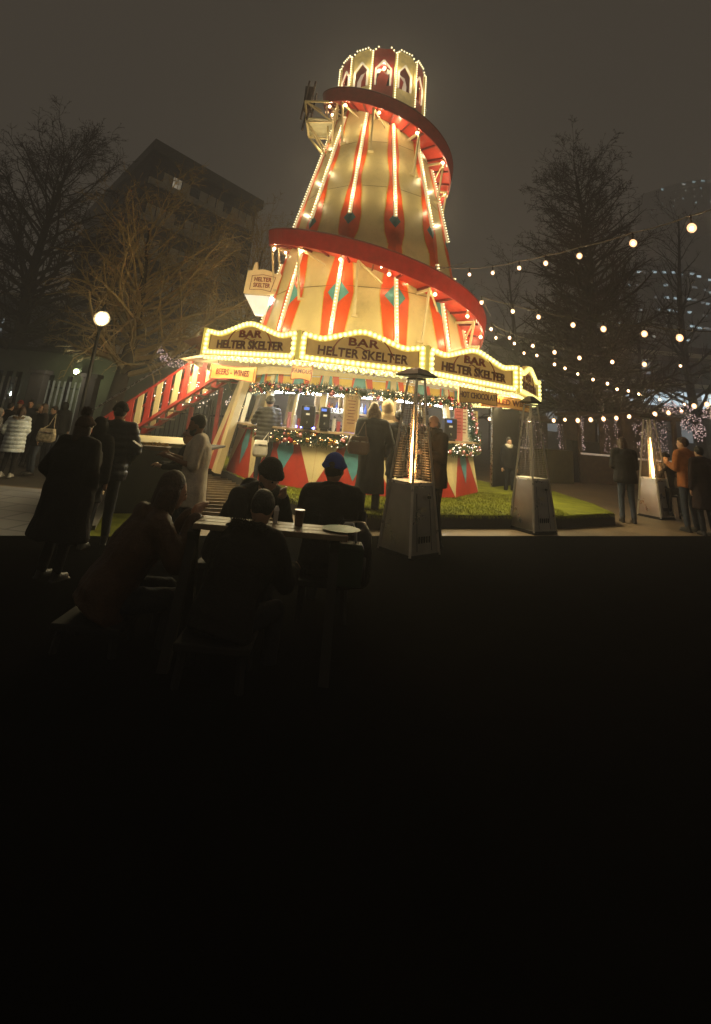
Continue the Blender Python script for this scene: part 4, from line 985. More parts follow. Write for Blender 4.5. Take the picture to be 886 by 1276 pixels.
def tentside():
    a, b = at(614, 600, 13.9), at(650, 600, 15.2); t = thing('dark_tent', 'black canvas tent side with a steel pole at the corner of the bar', 'tent', (a.x, a.y, .0))
    MB().prism([(a.x, a.y, .01), (b.x-.05, b.y, .01), (b.x-.05, b.y, 2.25), (a.x, a.y, 2.25)], (0, .05, 0)).build('canvas', mat('black_canvas', (.014, .012, .010), .9, var=.4, bump=.4, bscale=6), t)
    MB().tube((a.x-.05, a.y-.05, 0), (a.x-.05, a.y-.05, 2.3), .03).build('pole', steel, t)
tentside()
t = block('planter', 'big dark square planter with a pale wooden rim left of the boardwalk', 'planter', (136, 641), (240, 641), .88, 1.7, mat('green_black_planter', (.028, .032, .018), .6, var=.4, scale=2, dirt=.3), mat('planter_rim_wood', (.30, .24, .10), .6, var=.3, scale=7, dirt=.3))
t['label'] = 'big dark square planter with a pale wooden rim beside the boardwalk'
a, b = gnd(136, 641), gnd(240, 641)
MB().box(((a.x+b.x)/2, a.y+.95, .885), (1.15, 1.5, .03)).build('soil', mat('dark_soil', (.02, .015, .01), .95, var=.5, bump=.8), t)
# ------------------------------------------------------------------ patio heaters
inox = mat('stainless_sheet', (.60, .55, .47), .30, 1.0, var=.3, scale=1.5, bump=.03, bscale=4)
edge_m = mat('bright_edge_trim', (.78, .72, .60), .3, .6, var=.1)
mesh_m = mat('grille_wire', (.25, .22, .19), .35, 1.0)
tubeg = glassmat('heater_glass', (.9, .8, .7), .05, .12)
def heater(loc, rz, label, H=2.12, lit_=1., cap=.13):
    t = thing('patio_heater', label, 'patio heater', (0, 0, 0), group='pyramid patio heaters')
    hb, ht, zm, zt = .255, .07, .80, H-.06
    wz = lambda z: hb+(ht-hb)*z/zt
    sq = lambda w_, z: [V((-w_, -w_, z)), V((w_, -w_, z)), V((w_, w_, z)), V((-w_, w_, z))]
    for i in range(4):
        a, b = sq(wz(.05), .05)[i], sq(wz(.05), .05)[(i+1) % 4]; c, d = sq(wz(zm), zm)[(i+1) % 4], sq(wz(zm), zm)[i]; n = (b-a).cross(d-a).normalized()
        MB().prism([a, b, c, d], -n*.012).build('side_panel', inox, t)
        MB().beam(sq(wz(.03)+.006, .03)[i], sq(wz(zt)+.006, zt)[i], .030, .030, up=(1, 1, 0)).build('corner_post', edge_m, t)
        g = MB()
        for j in range(34):
            z = zm+.06+(zt-.25-zm)*j/33; p, q = sq(wz(z)-.012, z)[i], sq(wz(z)-.012, z)[(i+1) % 4]; g.beam(p, q, .004, .004)
        for f in (.25, .5, .75):
            p = sq(wz(zm)-.014, zm+.05)[i].lerp(sq(wz(zm)-.014, zm+.05)[(i+1) % 4], f); q = sq(wz(zt-.2)-.014, zt-.2)[i].lerp(sq(wz(zt-.2)-.014, zt-.2)[(i+1) % 4], f); g.beam(p, q, .005, .005)
        g.build('grille', mesh_m, t)
    kb = wz(.42)+.010
    for j in range(5): MB().box((-.09+.045*j, -wz(.20)-.004, .20), (.022, .006, .07)).build('vent_slot', dark_metal, t)
    MB().beam((-.13, -wz(.08)-.003, .08), (-.115, -wz(.70)-.003, .70), .004, .004).build('door_seam', dark_metal, t); MB().beam((.13, -wz(.08)-.003, .08), (.115, -wz(.70)-.003, .70), .004, .004).build('door_seam', dark_metal, t)
    MB().tube((.07, -kb+.01, .66), (.07, -kb-.02, .66), .02, .017, 10).build('control_knob', dark_metal, t); MB().box((0, -wz(.52)-.004, .52), (.10, .004, .05)).build('plate', mat('warning_plate', (.5, .45, .3), .4), t)
    MB().loft([sq(wz(.0)+.01, 0), sq(wz(.0)+.01, .05)]).build('plinth', dark_metal, t)
    MB().loft([sq(wz(zm)+.016, zm-.015), sq(wz(zm)+.012, zm+.02)]).build('shelf', edge_m, t)
    MB().path([(0, 0, zm+.02), (0, 0, zt-.08)], .05, 16, cap=False).build('glass_tube', tubeg, t, smooth=True)
    if lit_:
        f = MB().path([(0, 0, zm+.03), (.006, 0, zm+.2), (-.008, .004, zm+.45), (.006, 0, zm+.62), (0, 0, zm+.62+.22*min(lit_, 1.2))], [.024, .030, .024, .018, .003], 8)
        f.build('flame', glow('flame', (1, .50, .16), 26, 'AUTO', .5, 9), t, smooth=True)
    MB().loft([sq(ht+.02, zt), sq(ht+.02, zt+.02)]).build('neck', dark_metal, t)
    MB().loft([sq(cap-.01, H-.02), sq(cap, H+.0), sq(cap*.5, H+.07), sq(.03, H+.10)]).build('reflector', mat('heater_cap', (.06, .055, .05), .35, .8), t)
    t.location = loc; t.rotation_euler.z = rz; return t
heater(gnd(509, 690), rad(40), 'unlit-looking steel pyramid heater with bright tube flame nearest the bald man', lit_=1.3, cap=.20)['label'] = 'tall steel pyramid heater standing beside the bald man, its flame white'
heater(gnd(664, 662), rad(28), 'unlit steel pyramid heater standing alone at the front corner of the turf', 2.05, 0)
heater(gnd(818, 645), rad(28), 'pyramid heater with tall orange flame between the tray holder and orange jacket', 2.14, 1.3)
# ------------------------------------------------------------------ festoon strings
fest = glow('festoon_bulb_glass', (1, .68, .38), 620, 'AUTO', .3, 9, core=15, rim=((1, .44, .17), 2.0)); cab_m = mat('black_cable', (.03, .025, .02), .6); cable_lit = mat('cable_rubber', (.10, .085, .06), .5)
bulbmesh = {}
def festoon(label, pts, group='festoon strings hung over the square', drop=.10, ext=(), fill_bulbs=()):
    """pts: (px, py, depth, radius) of each bulb"""
    P = [at(a, b, c) for a, b, c, r in pts]+[V(q) for q in fill_bulbs]; rs = [r for *_, r in pts]+[.055]*len(fill_bulbs)
    t = thing('festoon_string', label, 'festoon lights', P[len(P)//2], group=group)
    top = [p+V((0, 0, drop+r)) for p, r in zip(P, rs)]
    if ext: top = ([V(ext[0])] if ext[0] else [])+top+([V(ext[1])] if ext[1] else [])
    pts2 = []
    for i in range(len(top)-1):
        for j in range(4): s = j/4; pts2.append(top[i].lerp(top[i+1], s)-V((0, 0, .02*4*s*(1-s))))
    pts2.append(top[-1]); MB().path(pts2, .008, 5).build('cable', cable_lit, t)
    for p, r in zip(P, rs):
        r *= 1.22
        h = MB().tube(p+V((0, 0, r*.8)), p+V((0, 0, drop+r)), .012, .016, 6).build('bulb_holder', cab_m, t)
        b = MB().ball(p, (r, r, r*1.15), 10, 7).build('bulb', fest, h, smooth=True)
    return t
festoon('long festoon cable with the biggest bulbs, sweeping up from the slide, added unseen bulbs', [(508, 352, 10.9, .030), (543, 340, 11.3, .032), (585, 342, 11.5, .034), (614, 340, 11.0, .036), (647, 334, 10.2, .036), (680, 328, 9.4, .038), (722, 319, 8.4, .040), (789, 303, 7.0, .042), (862, 284, 5.9, .044), (960, 252, 4.9, .045)], drop=.12, fill_bulbs=[(3.6, 3.6, 3.7), (3.0, 2.4, 3.75), (2.2, 1.2, 3.8), (1.2, .1, 3.85), (.1, .2, 3.8), (-.9, .7, 3.8), (-1.9, 1.1, 3.8)], ext=(tp_(2.9, rad(-35), 5.3), None))  # trailing overhead bulbs are unseen, added to light the people
festoon('festoon string reaching from the slide foot across the conical tree, middle height', [(600, 377, 10.5, .035), (639, 388, 10.3, .036), (671, 395, 10.0, .036), (714, 405, 9.6, .038), (752, 410, 9.2, .042), (803, 416, 8.8, .042), (847, 421, 8.4, .045), (905, 424, 8.0, .045)], ext=(tp_(3.2, rad(-8), 4.3), None))
festoon('thin festoon string sagging below the middle one towards the lit kiosks', [(612, 410, 11.5, .034), (635, 421, 12, .034), (664, 431, 12.5, .036), (691, 439, 13, .042), (722, 446, 13.4, .044), (763, 451, 13.6, .042), (803, 454, 13.6, .05), (848, 456, 13.6, .03), (905, 455, 13.6, .04)], ext=(tp_(3.2, rad(0), 4.2), None))
festoon('festoon string dropping steeply past the conical tree trunk', [(618, 421, 12, .030), (641, 428, 13, .032), (653, 440, 14, .034), (669, 443, 15, .036), (691, 454, 16, .042), (704, 459, 17, .040), (720, 466, 18, .040), (739, 473, 19, .045), (757, 478, 20, .050), (769, 485, 20.5, .048), (783, 487, 21, .045), (796, 491, 21.5, .045), (822, 498, 22, .045), (853, 504, 22.5, .05)], ext=(tp_(3.2, rad(5), 4.1), None))
festoon('level festoon string just under the marquee height beyond the turf', [(610, 522, 16.5, .045), (627, 523, 16.5, .045), (641, 523, 16.5, .042), (660, 525, 16.5, .038), (690, 524, 16.5, .048), (704, 523, 16.5, .042), (720, 524, 16.5, .055), (736, 523, 16.5, .055), (752, 522, 16.5, .055), (768, 521, 16.5, .052), (784, 519, 16.5, .05), (816, 516, 16.4, .058), (833, 514, 16.3, .058), (849, 512, 16.2, .055), (865, 506, 16.0, .06), (881, 504, 15.8, .06), (905, 500, 15.6, .06)])
# small fairy string hung under the slide rim
festoon('short string of small bulbs draped under the lower slide rim', [(470, 327, 10.3, .020), (475, 333, 10.3, .018), (480, 328, 10.4, .020), (486, 334, 10.4, .018), (492, 331, 10.5, .020), (498, 339, 10.5, .018), (505, 335, 10.6, .018), (519, 340, 10.8, .022)], drop=.05)
# ------------------------------------------------------------------ picnic table and what stands on it
tb = thing('picnic_table', 'pale timber picnic table among the seated group', 'table', (-.42, 3.72, 0))
topm = mat('picnic_wood', (.20, .155, .095), .5, var=.3, scale=6, dirt=.4); darkleg = mat('black_leg', (.006, .006, .006), .8)
for i in range(3): bevel(MB().box((-.40, 3.71+.10*i, .735), (1.0, .095, .035)).build('table_plank', topm, tb), .006)
for s in (-.9, 0.02):
    MB().beam((s, 3.5, .0), (s, 3.75, .71), .06, .06).build('leg', darkleg, tb); MB().beam((s, 4.0, .0), (s, 3.7, .71), .06, .06).build('leg', darkleg, tb)
def cup(px, py, r, h, m, label, name='cup', cat='cup', z=.7525, lidm=None):
    p = gnd(px, py, z); t = thing(name, label, cat, p)
    MB().path([p, p+V((0, 0, h))], [r*.8, r], 14).build('body', m, t, smooth=False)
    if lidm: MB().path([p+V((0, 0, h)), p+V((0, 0, h+.012)), p+V((0, 0, h+.03))], [r*1.05, r*1.0, r*.5], 14).build('lid', lidm, t)
    return t
cup(343, 651, .018, .075, mat('clear_plastic', (.6, .6, .6), .15), 'small clear sauce bottle on the picnic table', 'sauce_bottle', 'bottle', lidm=mat('white_plastic', (.8, .8, .8), .4))
cup(372, 655, .035, .10, mat('dark_beer_cup', (.10, .04, .02), .3), 'dark drink cup on the picnic table beside the furry hood')
p = gnd(425, 661, .7525); t = thing('paper_plate', 'green paper plate at the end of the picnic table', 'plate', p)
MB().path([p, p+V((0, 0, .012))], [.09, .13], 20).build('dish', mat('green_paper', (.02, .18, .10), .5), t)
# ------------------------------------------------------------------ people
skin_l = mat('skin_light', (.50, .30, .20), .5, var=.12, scale=14, spec=.4); skin_d = mat('skin_brown', (.24, .12, .065), .5, var=.12, scale=14, spec=.4)
eye_m = mat('eye', (.02, .015, .01), .2)
REM = []
def cloth(name, c, rough=.85, var=.25, bump=.35, bs=55): return mat(name, c, rough, var=var, scale=9, bump=bump, bscale=bs, spec=.25)
blackc = cloth('black_wool', (.010, .009, .009)); navy = cloth('navy_nylon', (.012, .014, .022), .5); denim = cloth('denim', (.045, .055, .075)); darkden = cloth('dark_denim', (.014, .016, .022))
olive = cloth('grey_puffer_nylon', (.050, .048, .042), .45); whitec = cloth('white_shirt_cotton', (.80, .72, .56)); beige = cloth('beige_fleece', (.42, .31, .18)); brownc = cloth('brown_leather', (.065, .034, .018), .5)
orangec = cloth('orange_cord', (.38, .14, .045)); puffw = cloth('pale_puffer_nylon', (.62, .68, .70), .5); shoe = mat('shoe_black', (.015, .013, .012), .5); shoew = mat('shoe_white', (.5, .48, .44), .5)
blueknit = cloth('blue_knit', (.02, .07, .50), .9, bump=.8, bs=90); blackknit = cloth('black_knit', (.008, .007, .007), .95, bump=.8, bs=90); brownknit = cloth('brown_knit', (.060, .035, .026), .95, bump=.8, bs=90); greyknit = cloth('grey_knit', (.12, .115, .09), .95, bump=.8, bs=90)
def hairm(n, c): return mat(n, c, .55, var=.5, scale=26, bump=.6, bscale=70)
h_black = hairm('black_hair', (.010, .008, .007)); h_blond = hairm('blonde_hair', (.30, .19, .08)); h_brown = hairm('brown_hair', (.045, .020, .010)); h_grey = hairm('grey_hair', (.22, .19, .16))
def remesh(o, vox, sm=4, fn=None):
    md = o.modifiers.new('r', 'REMESH'); md.mode = 'VOXEL'; md.voxel_size = vox
    s = o.modifiers.new('s', 'SMOOTH'); s.iterations = sm; s.factor = .5; REM.append((o, fn)); return o
def bake_people():
    bpy.context.view_layer.update(); dg = bpy.context.evaluated_depsgraph_get(); out = []
    for o, fn in REM: out.append(bpy.data.meshes.new_from_object(o.evaluated_get(dg)))
    for (o, fn), me in zip(REM, out):
        o.modifiers.clear(); o.data = me; me.name = o.name
        if fn:
            nrm = [v.normal.copy() for v in me.vertices]
            for v, n in zip(me.vertices, nrm): v.co += n*fn(v.co)
        me.polygons.foreach_set('use_smooth', [True]*len(me.polygons)); me.update()
def folds(amp, seed): 
    o = V((seed*3.1, seed*1.7, 0))
    return lambda p: amp*(mnoise.noise(V((p.x*7, p.y*7, p.z*4))+o)+.6*mnoise.noise(V((p.x*16, p.y*16, p.z*9))+o))
def quilt(amp, pitch, seed):
    f = folds(.006, seed); return lambda p: amp*(abs(sin(p.z/pitch*pi))**.6-.6)+f(p)
ARMS = {  # elbow, wrist relative to the shoulder; x outwards, y forwards (+), z up
 'down': ((.06, -.02, -.29), (.06, .04, -.55)), 'pocket': ((.11, -.07, -.27), (.02, .10, -.46)), 'hold': ((.05, .03, -.28), (-.05, .29, -.22)), 'tray': ((.05, .02, -.29), (-.02, .33, -.20)),
 'eat': ((.05, .18, -.22), (-.12, .27, .02)), 'table': ((.06, .16, -.26), (-.04, .40, -.24)), 'phone': ((.05, .05, -.28), (-.10, .27, -.08)), 'wave': ((.10, .10, -.22), (.02, .32, -.05))}
def person(label, loc, rz, H=1.75, sit=False, lean=0., arms=('down', 'down'), top=blackc, hem=.80, bulk=1., quiltp=0, legs=darkden, skin=skin_l, hair=h_black, hairstyle='short', hat=None, hatm=blackknit, pom=False,
           hood=False, hoodm=None, scarf=None, shoes=shoe, head_turn=0., head_nod=0., vox=.014, group=None, seed=1, beard=None, stride=.0, cat='person', short_sleeve=False, hood_up=False, fur=None, width=1., skirt=0.):
    k = H/1.75; rnd = random.Random(seed)
    t = thing('person', label, cat, (0, 0, 0), group=group)
    # torso line: hip -> neck, leaning forward (-y)
    hip = V((0, 0, .93)) if not sit else V((0, 0, .52))
    cl, sl = cos(lean), sin(lean)
    def T(x, y, z):                                   # y forward; z above the hip along the torso
        return V((x*width, -(y*cl+z*sl), hip.z+z*cl-y*sl))*1.0
    K = lambda v: V(v)*k
    sh = .185*(.94 if bulk < 1 else 1); zs = .50
    S = [T(s*sh, 0, zs) for s in (-1, 1)]
    E_, W_ = [], []
    for i, s in enumerate((-1, 1)):
        e, w_ = ARMS[arms[i]]
        def R(q): # arms follow half the lean
            q = V(q); a = lean*.5; return V((s*q[0], -(q[1]*cos(a)+q[2]*sin(a)*.6), q[2]*cos(a)))
        E_.append(S[i]+R(e)); W_.append(S[i]+R(w_))
    nk = T(0, .0, .55); nod = lean*.55+head_nod
    hc = nk+V((0, -.03-sin(nod)*.13, .06+cos(nod)*.085)) 
    Rh = Matrix.Rotation(head_turn, 3, 'Z') @ Matrix.Rotation(nod*.9, 3, 'X')
    Hd = lambda x, y, z: hc+Rh @ V((x, -y, z))
    # legs
    legsP = []
    for s in (-1, 1):
        h = V((s*.09, 0, hip.z-.02))
        if sit: kn = V((s*.13, -.43, .50)); an = V((s*.13, -.40, .09))
        else: kn = V((s*.10, -.03-s*stride*.5, .49)); an = V((s*.115, .02-s*stride, .09))
        legsP.append((h, kn, an))
    b = MB()
    b.ball(K(hc), (.078*k, .098*k, .115*k), 14, 10, rot=Rh); b.ball(K(Hd(0, .045, -.065)), (.052*k, .048*k, .05*k), 10, 8, rot=Rh)     # skull, jaw
    b.ball(K(Hd(0, .100, -.018)), (.013*k, .020*k, .026*k), 8, 6, rot=Rh); b.ball(K(Hd(0, .086, -.062)), (.024*k, .012*k, .012*k), 8, 6, rot=Rh)
    b.ball(K(Hd(0, .078, .022)), (.055*k, .020*k, .012*k), 8, 6, rot=Rh)
    for s in (-1, 1): b.ball(K(Hd(s*.078, -.005, -.01)), (.012*k, .022*k, .032*k), 8, 6, rot=Rh)
    b.cone(K(nk-V((0, 0, .05))), K(hc-V((0, 0, .04))), .056*k, .052*k)
    b.cone(K(T(0, 0, .05)), K(T(0, 0, .30)), .12*k, .125*k, 14); b.cone(K(T(-.10, 0, .44)), K(T(.10, 0, .44)), .085*k, .085*k)
    b.cone(K(T(0, 0, .30)), K(T(0, 0, .45)), .12*k, .10*k)
    for i, s in enumerate((-1, 1)):
        b.cone(K(T(s*.08, 0, .46)), K(S[i]), .06*k, .052*k); b.cone(K(S[i]), K(E_[i]), .050*k, .038*k); b.cone(K(E_[i]), K(W_[i]), .038*k, .026*k)
        # hand: palm, four fingers, thumb
        d = (W_[i]-E_[i]).normalized(); side = V((s, 0, 0)); n = d.cross(side).normalized(); side = n.cross(d).normalized()
        curl = V((0, 0, -1))*.0+n*(-1 if n.z > 0 else 1)
        pc = W_[i]+d*.055; b.ball(K(pc), (.030*k, .030*k, .042*k), 8, 6)
        b.cone(K(W_[i]), K(W_[i]+d*.07), .026*k, .032*k, 8)
        for f in range(4):
            r0 = W_[i]+d*.085+side*(.024-.016*f); L_ = (.055, .062, .058, .045)[f]; m1 = r0+d*L_*.6+curl*.012; m2 = m1+d*L_*.4+curl*.028
            b.cone(K(r0), K(m1), .0100*k, .0092*k, 6); b.cone(K(m1), K(m2), .0092*k, .008*k, 6)
        th = W_[i]+d*.03-side*s*0+side*(-.030 if s > 0 else -.030); b.cone(K(th), K(th-side*.022+d*.035+curl*.01), .012*k, .010*k, 6); b.cone(K(th-side*.022+d*.035+curl*.01), K(th-side*.020+d*.062+curl*.02), .010*k, .0085*k, 6)
        h, kn, an = legsP[i]; b.cone(K(h), K(kn), .070*k, .050*k); b.cone(K(kn), K(an), .050*k, .034*k)
        b.cone(K(an+V((0, .03, -.05))), K(an+V((0, -.14, -.06))), .03*k, .026*k)
    remesh(b.build('body', skin, t), min(vox, .011) if vox < .015 else vox, 3)
    # eyes
    for s in (-1, 1): MB().ball(K(Hd(s*.030, .088, .008)), .0095*k, 8, 6).build('eye', eye_m, t, smooth=True)
    # trousers
    b = MB(); b.ball(K(hip+V((0, 0, -.01))), (.150*k, .115*k, .13*k), 14, 10)
    for i, s in enumerate((-1, 1)):
        h, kn, an = legsP[i]; b.cone(K(h), K(kn), .092*k, .068*k, 12); b.cone(K(kn), K(an+V((0, 0, .02))), .066*k, .056*k, 12)
    remesh(b.build('trousers', legs, t), vox, 4, folds(.010, seed))
    for i in range(2):
        h, kn, an = legsP[i]; b = MB(); b.cone(K(an+V((0, .02, -.035))), K(an+V((0, -.13, -.05))), .046*k, .038*k); b.box(K(an+V((0, -.055, -.08))), (.085*k, .26*k, .02*k)); b.cone(K(an+V((0, .01, .03))), K(an+V((0, .01, -.04))), .046*k, .046*k)
        remesh(b.build('shoe', shoes, t), vox, 2)
    # coat / top
    b = MB(); B_ = bulk; R_ = []
    hemz = (hem-.93) if not sit else -.10
    prof_ = [(hemz, .195+.10*max(0, -.2-hemz)+skirt, .150+.07*max(0, -.2-hemz)+skirt*.8), (max(hemz+.02, -.05) if hemz > -.3 else -.28, .195+skirt*.5, .150+skirt*.4), (.0, .188, .142), (.16, .172, .130), (.32, .195, .142), (.44, .190, .128), (.505, .150, .100), (.555, .075, .072)]
    prof_ = sorted(set(prof_))
    for z, rx, ry in prof_:
        bb = B_ if z < .5 else 1+(B_-1)*.3
        ring = []
        for j in range(20):
            a = 2*pi*j/20; 
            if sit and z < 0: q = T(rx*bb*cos(a), ry*bb*sin(a)+.03, z)
            elif z < 0: q = V((rx*bb*cos(a)*width, -ry*bb*sin(a), hip.z+z))
            else: q = T(rx*bb*cos(a), ry*bb*sin(a), z)
            ring.append(K(q))
        R_.append(ring)
    b.loft(R_)
    for i, s in enumerate((-1, 1)):
        b.cone(K(T(s*.03, -.01, .50)), K(S[i]+V((0, 0, .0))), .105*k, .078*k*(B_*.5+.5)); b.cone(K(T(s*.08, 0, .38)), K(S[i]), .11*k*B_, .078*k*(B_*.5+.5))
        e = E_[i] if not short_sleeve else S[i].lerp(E_[i], .95)
        b.cone(K(S[i]), K(e), .078*k*(B_*.5+.5), .062*k*B_, 12)
        if not short_sleeve: b.cone(K(E_[i]), K(E_[i].lerp(W_[i], .93)), .062*k*B_, .050*k*B_, 12)
    if hood or hood_up or scarf is None and hem > .1 and not short_sleeve:
        cn = MB
        b.cone(K(T(-.05, -.02, .55)), K(T(.05, -.02, .55)), .062*k, .062*k)
    if hood: b.ball(K(T(0, -.09, .48)), (.12*k, .065*k, .10*k), 12, 8)
    if hood_up: 
        b.ball(K(Hd(0, -.03, .0)), (.115*k, .125*k, .145*k), 14, 10)
    fn = quilt(.016, quiltp*k, seed) if quiltp else folds(.012, seed)
    remesh(b.build('coat' if hem < .75 else ('shirt' if short_sleeve else 'jacket'), top, t), vox, 4, fn)
    if fur: 
        b = MB()
        for i in range(900):
            a = rnd.uniform(0, 2*pi); q = Hd(.105*cos(a), .05-.05*rnd.random(), .13*sin(a)) if hood_up else T(.13*cos(a), -.08+.10*sin(a), .53+.03*rnd.random())
            d = V((rnd.gauss(0, 1), rnd.gauss(0, 1), rnd.gauss(0, 1))).normalized(); s_ = d.orthogonal().normalized()*.004; b.quad(K(q-s_), K(q+s_), K(q+d*rnd.uniform(.03, .06)))
        b.build('fur_trim', fur, t)
    if scarf:
        b = MB()
        for j in range(3): b.path([K(nk+V((.085*cos(a*pi/6)*(1+.05*j), -.01+.085*sin(a*pi/6), -.02+.035*j))) for a in range(13)], .034*k, 8)
        remesh(b.build('scarf', scarf, t), vox, 3, folds(.006, seed+3))
    if short_sleeve:
        b = MB(); b.path([K(nk+V((.072*cos(a*pi/6), -.01+.070*sin(a*pi/6), -.01+.02*sin(a*pi/6)))) for a in range(13)], .018*k, 6); b.build('collar', top, t, smooth=True)
    # hair
    if hairstyle and not hood_up:
        b = MB(); c_ = Hd(0, -.022, .030)
        if hairstyle == 'bald':
            for s in (-1, 1): b.ball(K(Hd(s*.066, -.02, -.005)), (.020*k, .062*k, .040*k), 10, 8, rot=Rh)
            b.ball(K(Hd(0, -.078, -.02)), (.055*k, .026*k, .045*k), 10, 8, rot=Rh)
        else:
            b.ball(K(c_), (.088*k, .100*k, .108*k), 14, 10, rot=Rh)
            if hairstyle == 'short': b.ball(K(Hd(0, .045, .085)), (.070*k, .045*k, .035*k), 10, 8, rot=Rh)
            if hairstyle == 'long':
                for s in (-1, 0, 1): b.cone(K(Hd(s*.060, -.045, -.02)), K(Hd(s*.075, -.055, -.30)), .062*k, .040*k); 
                for s in (-1, 1): b.cone(K(Hd(s*.075, .01, .0)), K(Hd(s*.09, .02, -.26)), .030*k, .025*k)
            if hairstyle == 'bun': b.ball(K(Hd(0, -.10, .07)), .05*k, 10, 8)
            if hairstyle == 'bob':
                for s in (-1, 1): b.cone(K(Hd(s*.070, -.02, .0)), K(Hd(s*.075, -.02, -.12)), .045*k, .04*k)
                b.cone(K(Hd(0, -.07, .0)), K(Hd(0, -.08, -.13)), .06*k, .055*k)
        remesh(b.build('hair', hair, t), min(vox, .012), 2, folds(.010, seed+5))
    if beard:
        b = MB(); b.ball(K(Hd(0, .055, -.085)), (.058*k, .050*k, .048*k), 10, 8, rot=Rh); b.cone(K(Hd(-.062, .02, -.06)), K(Hd(.062, .02, -.06)), .024*k, .024*k); remesh(b.build('beard', beard, t), .012, 2, folds(.006, seed+8))
    if hat == 'beanie':
        b = MB(); b.ball(K(Hd(0, -.012, .055)), (.097*k, .110*k, .098*k), 14, 10, rot=Rh); ring = [K(Hd(.092*cos(a*pi/8), .000+.104*sin(a*pi/8), .040+.012*sin(a*pi/8))) for a in range(17)]
        b.path(ring, .024*k, 8); ht = remesh(b.build('beanie', hatm, t), .011, 3, folds(.004, seed))
        if pom:
            b = MB(); c_ = Hd(0, -.03, .19)
            b.ball(K(c_), .050*k, 10, 8)
            for i in range(500):
                d = V((rnd.gauss(0, 1), rnd.gauss(0, 1), rnd.gauss(0, 1))).normalized(); s_ = d.orthogonal().normalized()*.005; b.quad(K(c_+d*.03-s_), K(c_+d*.03+s_), K(c_+d*.072))
            b.build('bobble', hatm, ht)
    if hat == 'cap':
        b = MB(); b.ball(K(Hd(0, -.01, .055)), (.093*k, .106*k, .080*k), 14, 10, rot=Rh); b.ball(K(Hd(0, .12, .045)), (.065*k, .065*k, .010*k), 10, 6, rot=Rh); remesh(b.build('cap', hatm, t), .011, 2)
    t.location = loc; t.rotation_euler.z = rz
    PEOPLE.append((t, dict(W=[K(w_) for w_ in W_], S=[K(q) for q in S], back=K(T(0, -.14, .25)), neck=K(nk), Rh=Rh, head=K(hc), k=k)))
    return t
PEOPLE = []
def ZH(px, py, y): return at(px, py, y)
def place(px, head_py, y, base=0.): 
    """a person whose head top shows at (px, head_py), at distance y: returns foot location and height"""
    p = at(px, head_py, y); return V((p.x, y, base)), p.z-base
FACE = lambda deg: rad(deg)          # 0 = facing the camera side (-Y); 180 = back to it
def stand(px, hp, y, label, deg=180, base=0., **kw):
    loc, H = place(px, hp, y, base); H = H/1.0
    hatk = 1.02 if kw.get('hat') or kw.get('hood_up') else 1.0
    return person(label, loc, FACE(deg), H=H/hatk, **kw)
def to_world(pd, v): 
    t = pd[0]; return Matrix.Rotation(t.rotation_euler.z, 3, 'Z') @ V(v)+V(t.location)
# --- near group on the street side
stand(107, 516, 4.9, 'person in a bulky black coat and brown bobble hat, back turned, beside the planter', 158, hem=.42, bulk=1.5, width=1.25, hat='beanie', hatm=brownknit, pom=True, hairstyle='bob', hair=h_brown, arms=('pocket', 'pocket'), vox=.013, seed=2, skirt=.0, legs=blackc)
stand(153, 499, 6.1, 'person in a dark navy padded jacket and black beanie, back turned, behind the bobble hat', 200, top=navy, quiltp=.09, bulk=1.22, hat='beanie', hatm=blackknit, arms=('pocket', 'hold'), hem=.78, seed=3, vox=.014)
stand(128, 517, 5.9, 'person in a black hooded coat squeezed between the bobble hat and the navy jacket', 170, top=blackc, hood_up=True, hem=.6, bulk=1.15, seed=4, vox=.018)
# --- white shirt man and companion
wm = stand(254, 517, 5.6, 'bearded man in a cream short-sleeved shirt looking down at a food tray', -78, top=whitec, hem=.68, bulk=1.22, short_sleeve=True, skin=skin_d, beard=h_black, hair=h_black, arms=('tray', 'tray'), head_nod=.25, legs=blackc, vox=.011, seed=5)
stand(241, 532, 6.2, 'person in a dark coat and pinkish hat hidden behind the cream-shirted man', -60, top=blackc, hem=.6, hat='beanie', hatm=cloth('pink_knit', (.42, .24, .20)), arms=('table', 'table'), vox=.015, seed=6)
# --- seated at and near the picnic table
def sitp(px, hp, y, label, deg, seat=0., **kw):
    p = at(px, hp, y); top_ = p.z
    t = person(label, (p.x, y, 0), FACE(deg), sit=True, **kw); pd = PEOPLE[-1]
    # bring the head to the right spot: slide the whole figure, then its height
    hw = to_world(pd, pd[1]['head']+V((0, 0, .12*pd[1]['k']))); t.location = V((p.x-(hw.x-t.location.x), y-(hw.y-t.location.y), 0)); 
    dz = top_-hw.z; t.location.z = dz if dz > -.5 else -.5
    SEATS.append((t, deg)); return t
SEATS = []
sitp(338, 574, 4.5, 'bearded man in a black beanie leaning over the picnic table', 48, lean=.62, top=blackc, bulk=1.15, hat='beanie', hatm=blackknit, beard=h_black, skin=skin_l, arms=('table', 'eat'), head_nod=.25, vox=.012, seed=7, H=1.72, hood=True)
sitp(418, 568, 4.7, 'person in a bright blue beanie and black coat sitting with back turned', 176, lean=.12, top=blackc, bulk=1.25, hat='beanie', hatm=blueknit, hairstyle='short', hair=h_black, arms=('table', 'table'), vox=.012, seed=8, H=1.68, hood=True)
sitp(330, 612, 3.7, 'dark-haired person in a black fur-collared coat bent low at the table front', 150, lean=.45, top=blackc, bulk=1.3, hairstyle='short', hair=h_black, arms=('table', 'table'), head_turn=.3, vox=.012, seed=9, H=1.55, fur=mat('black_fur', (.012, .010, .009), .9), hood=True)
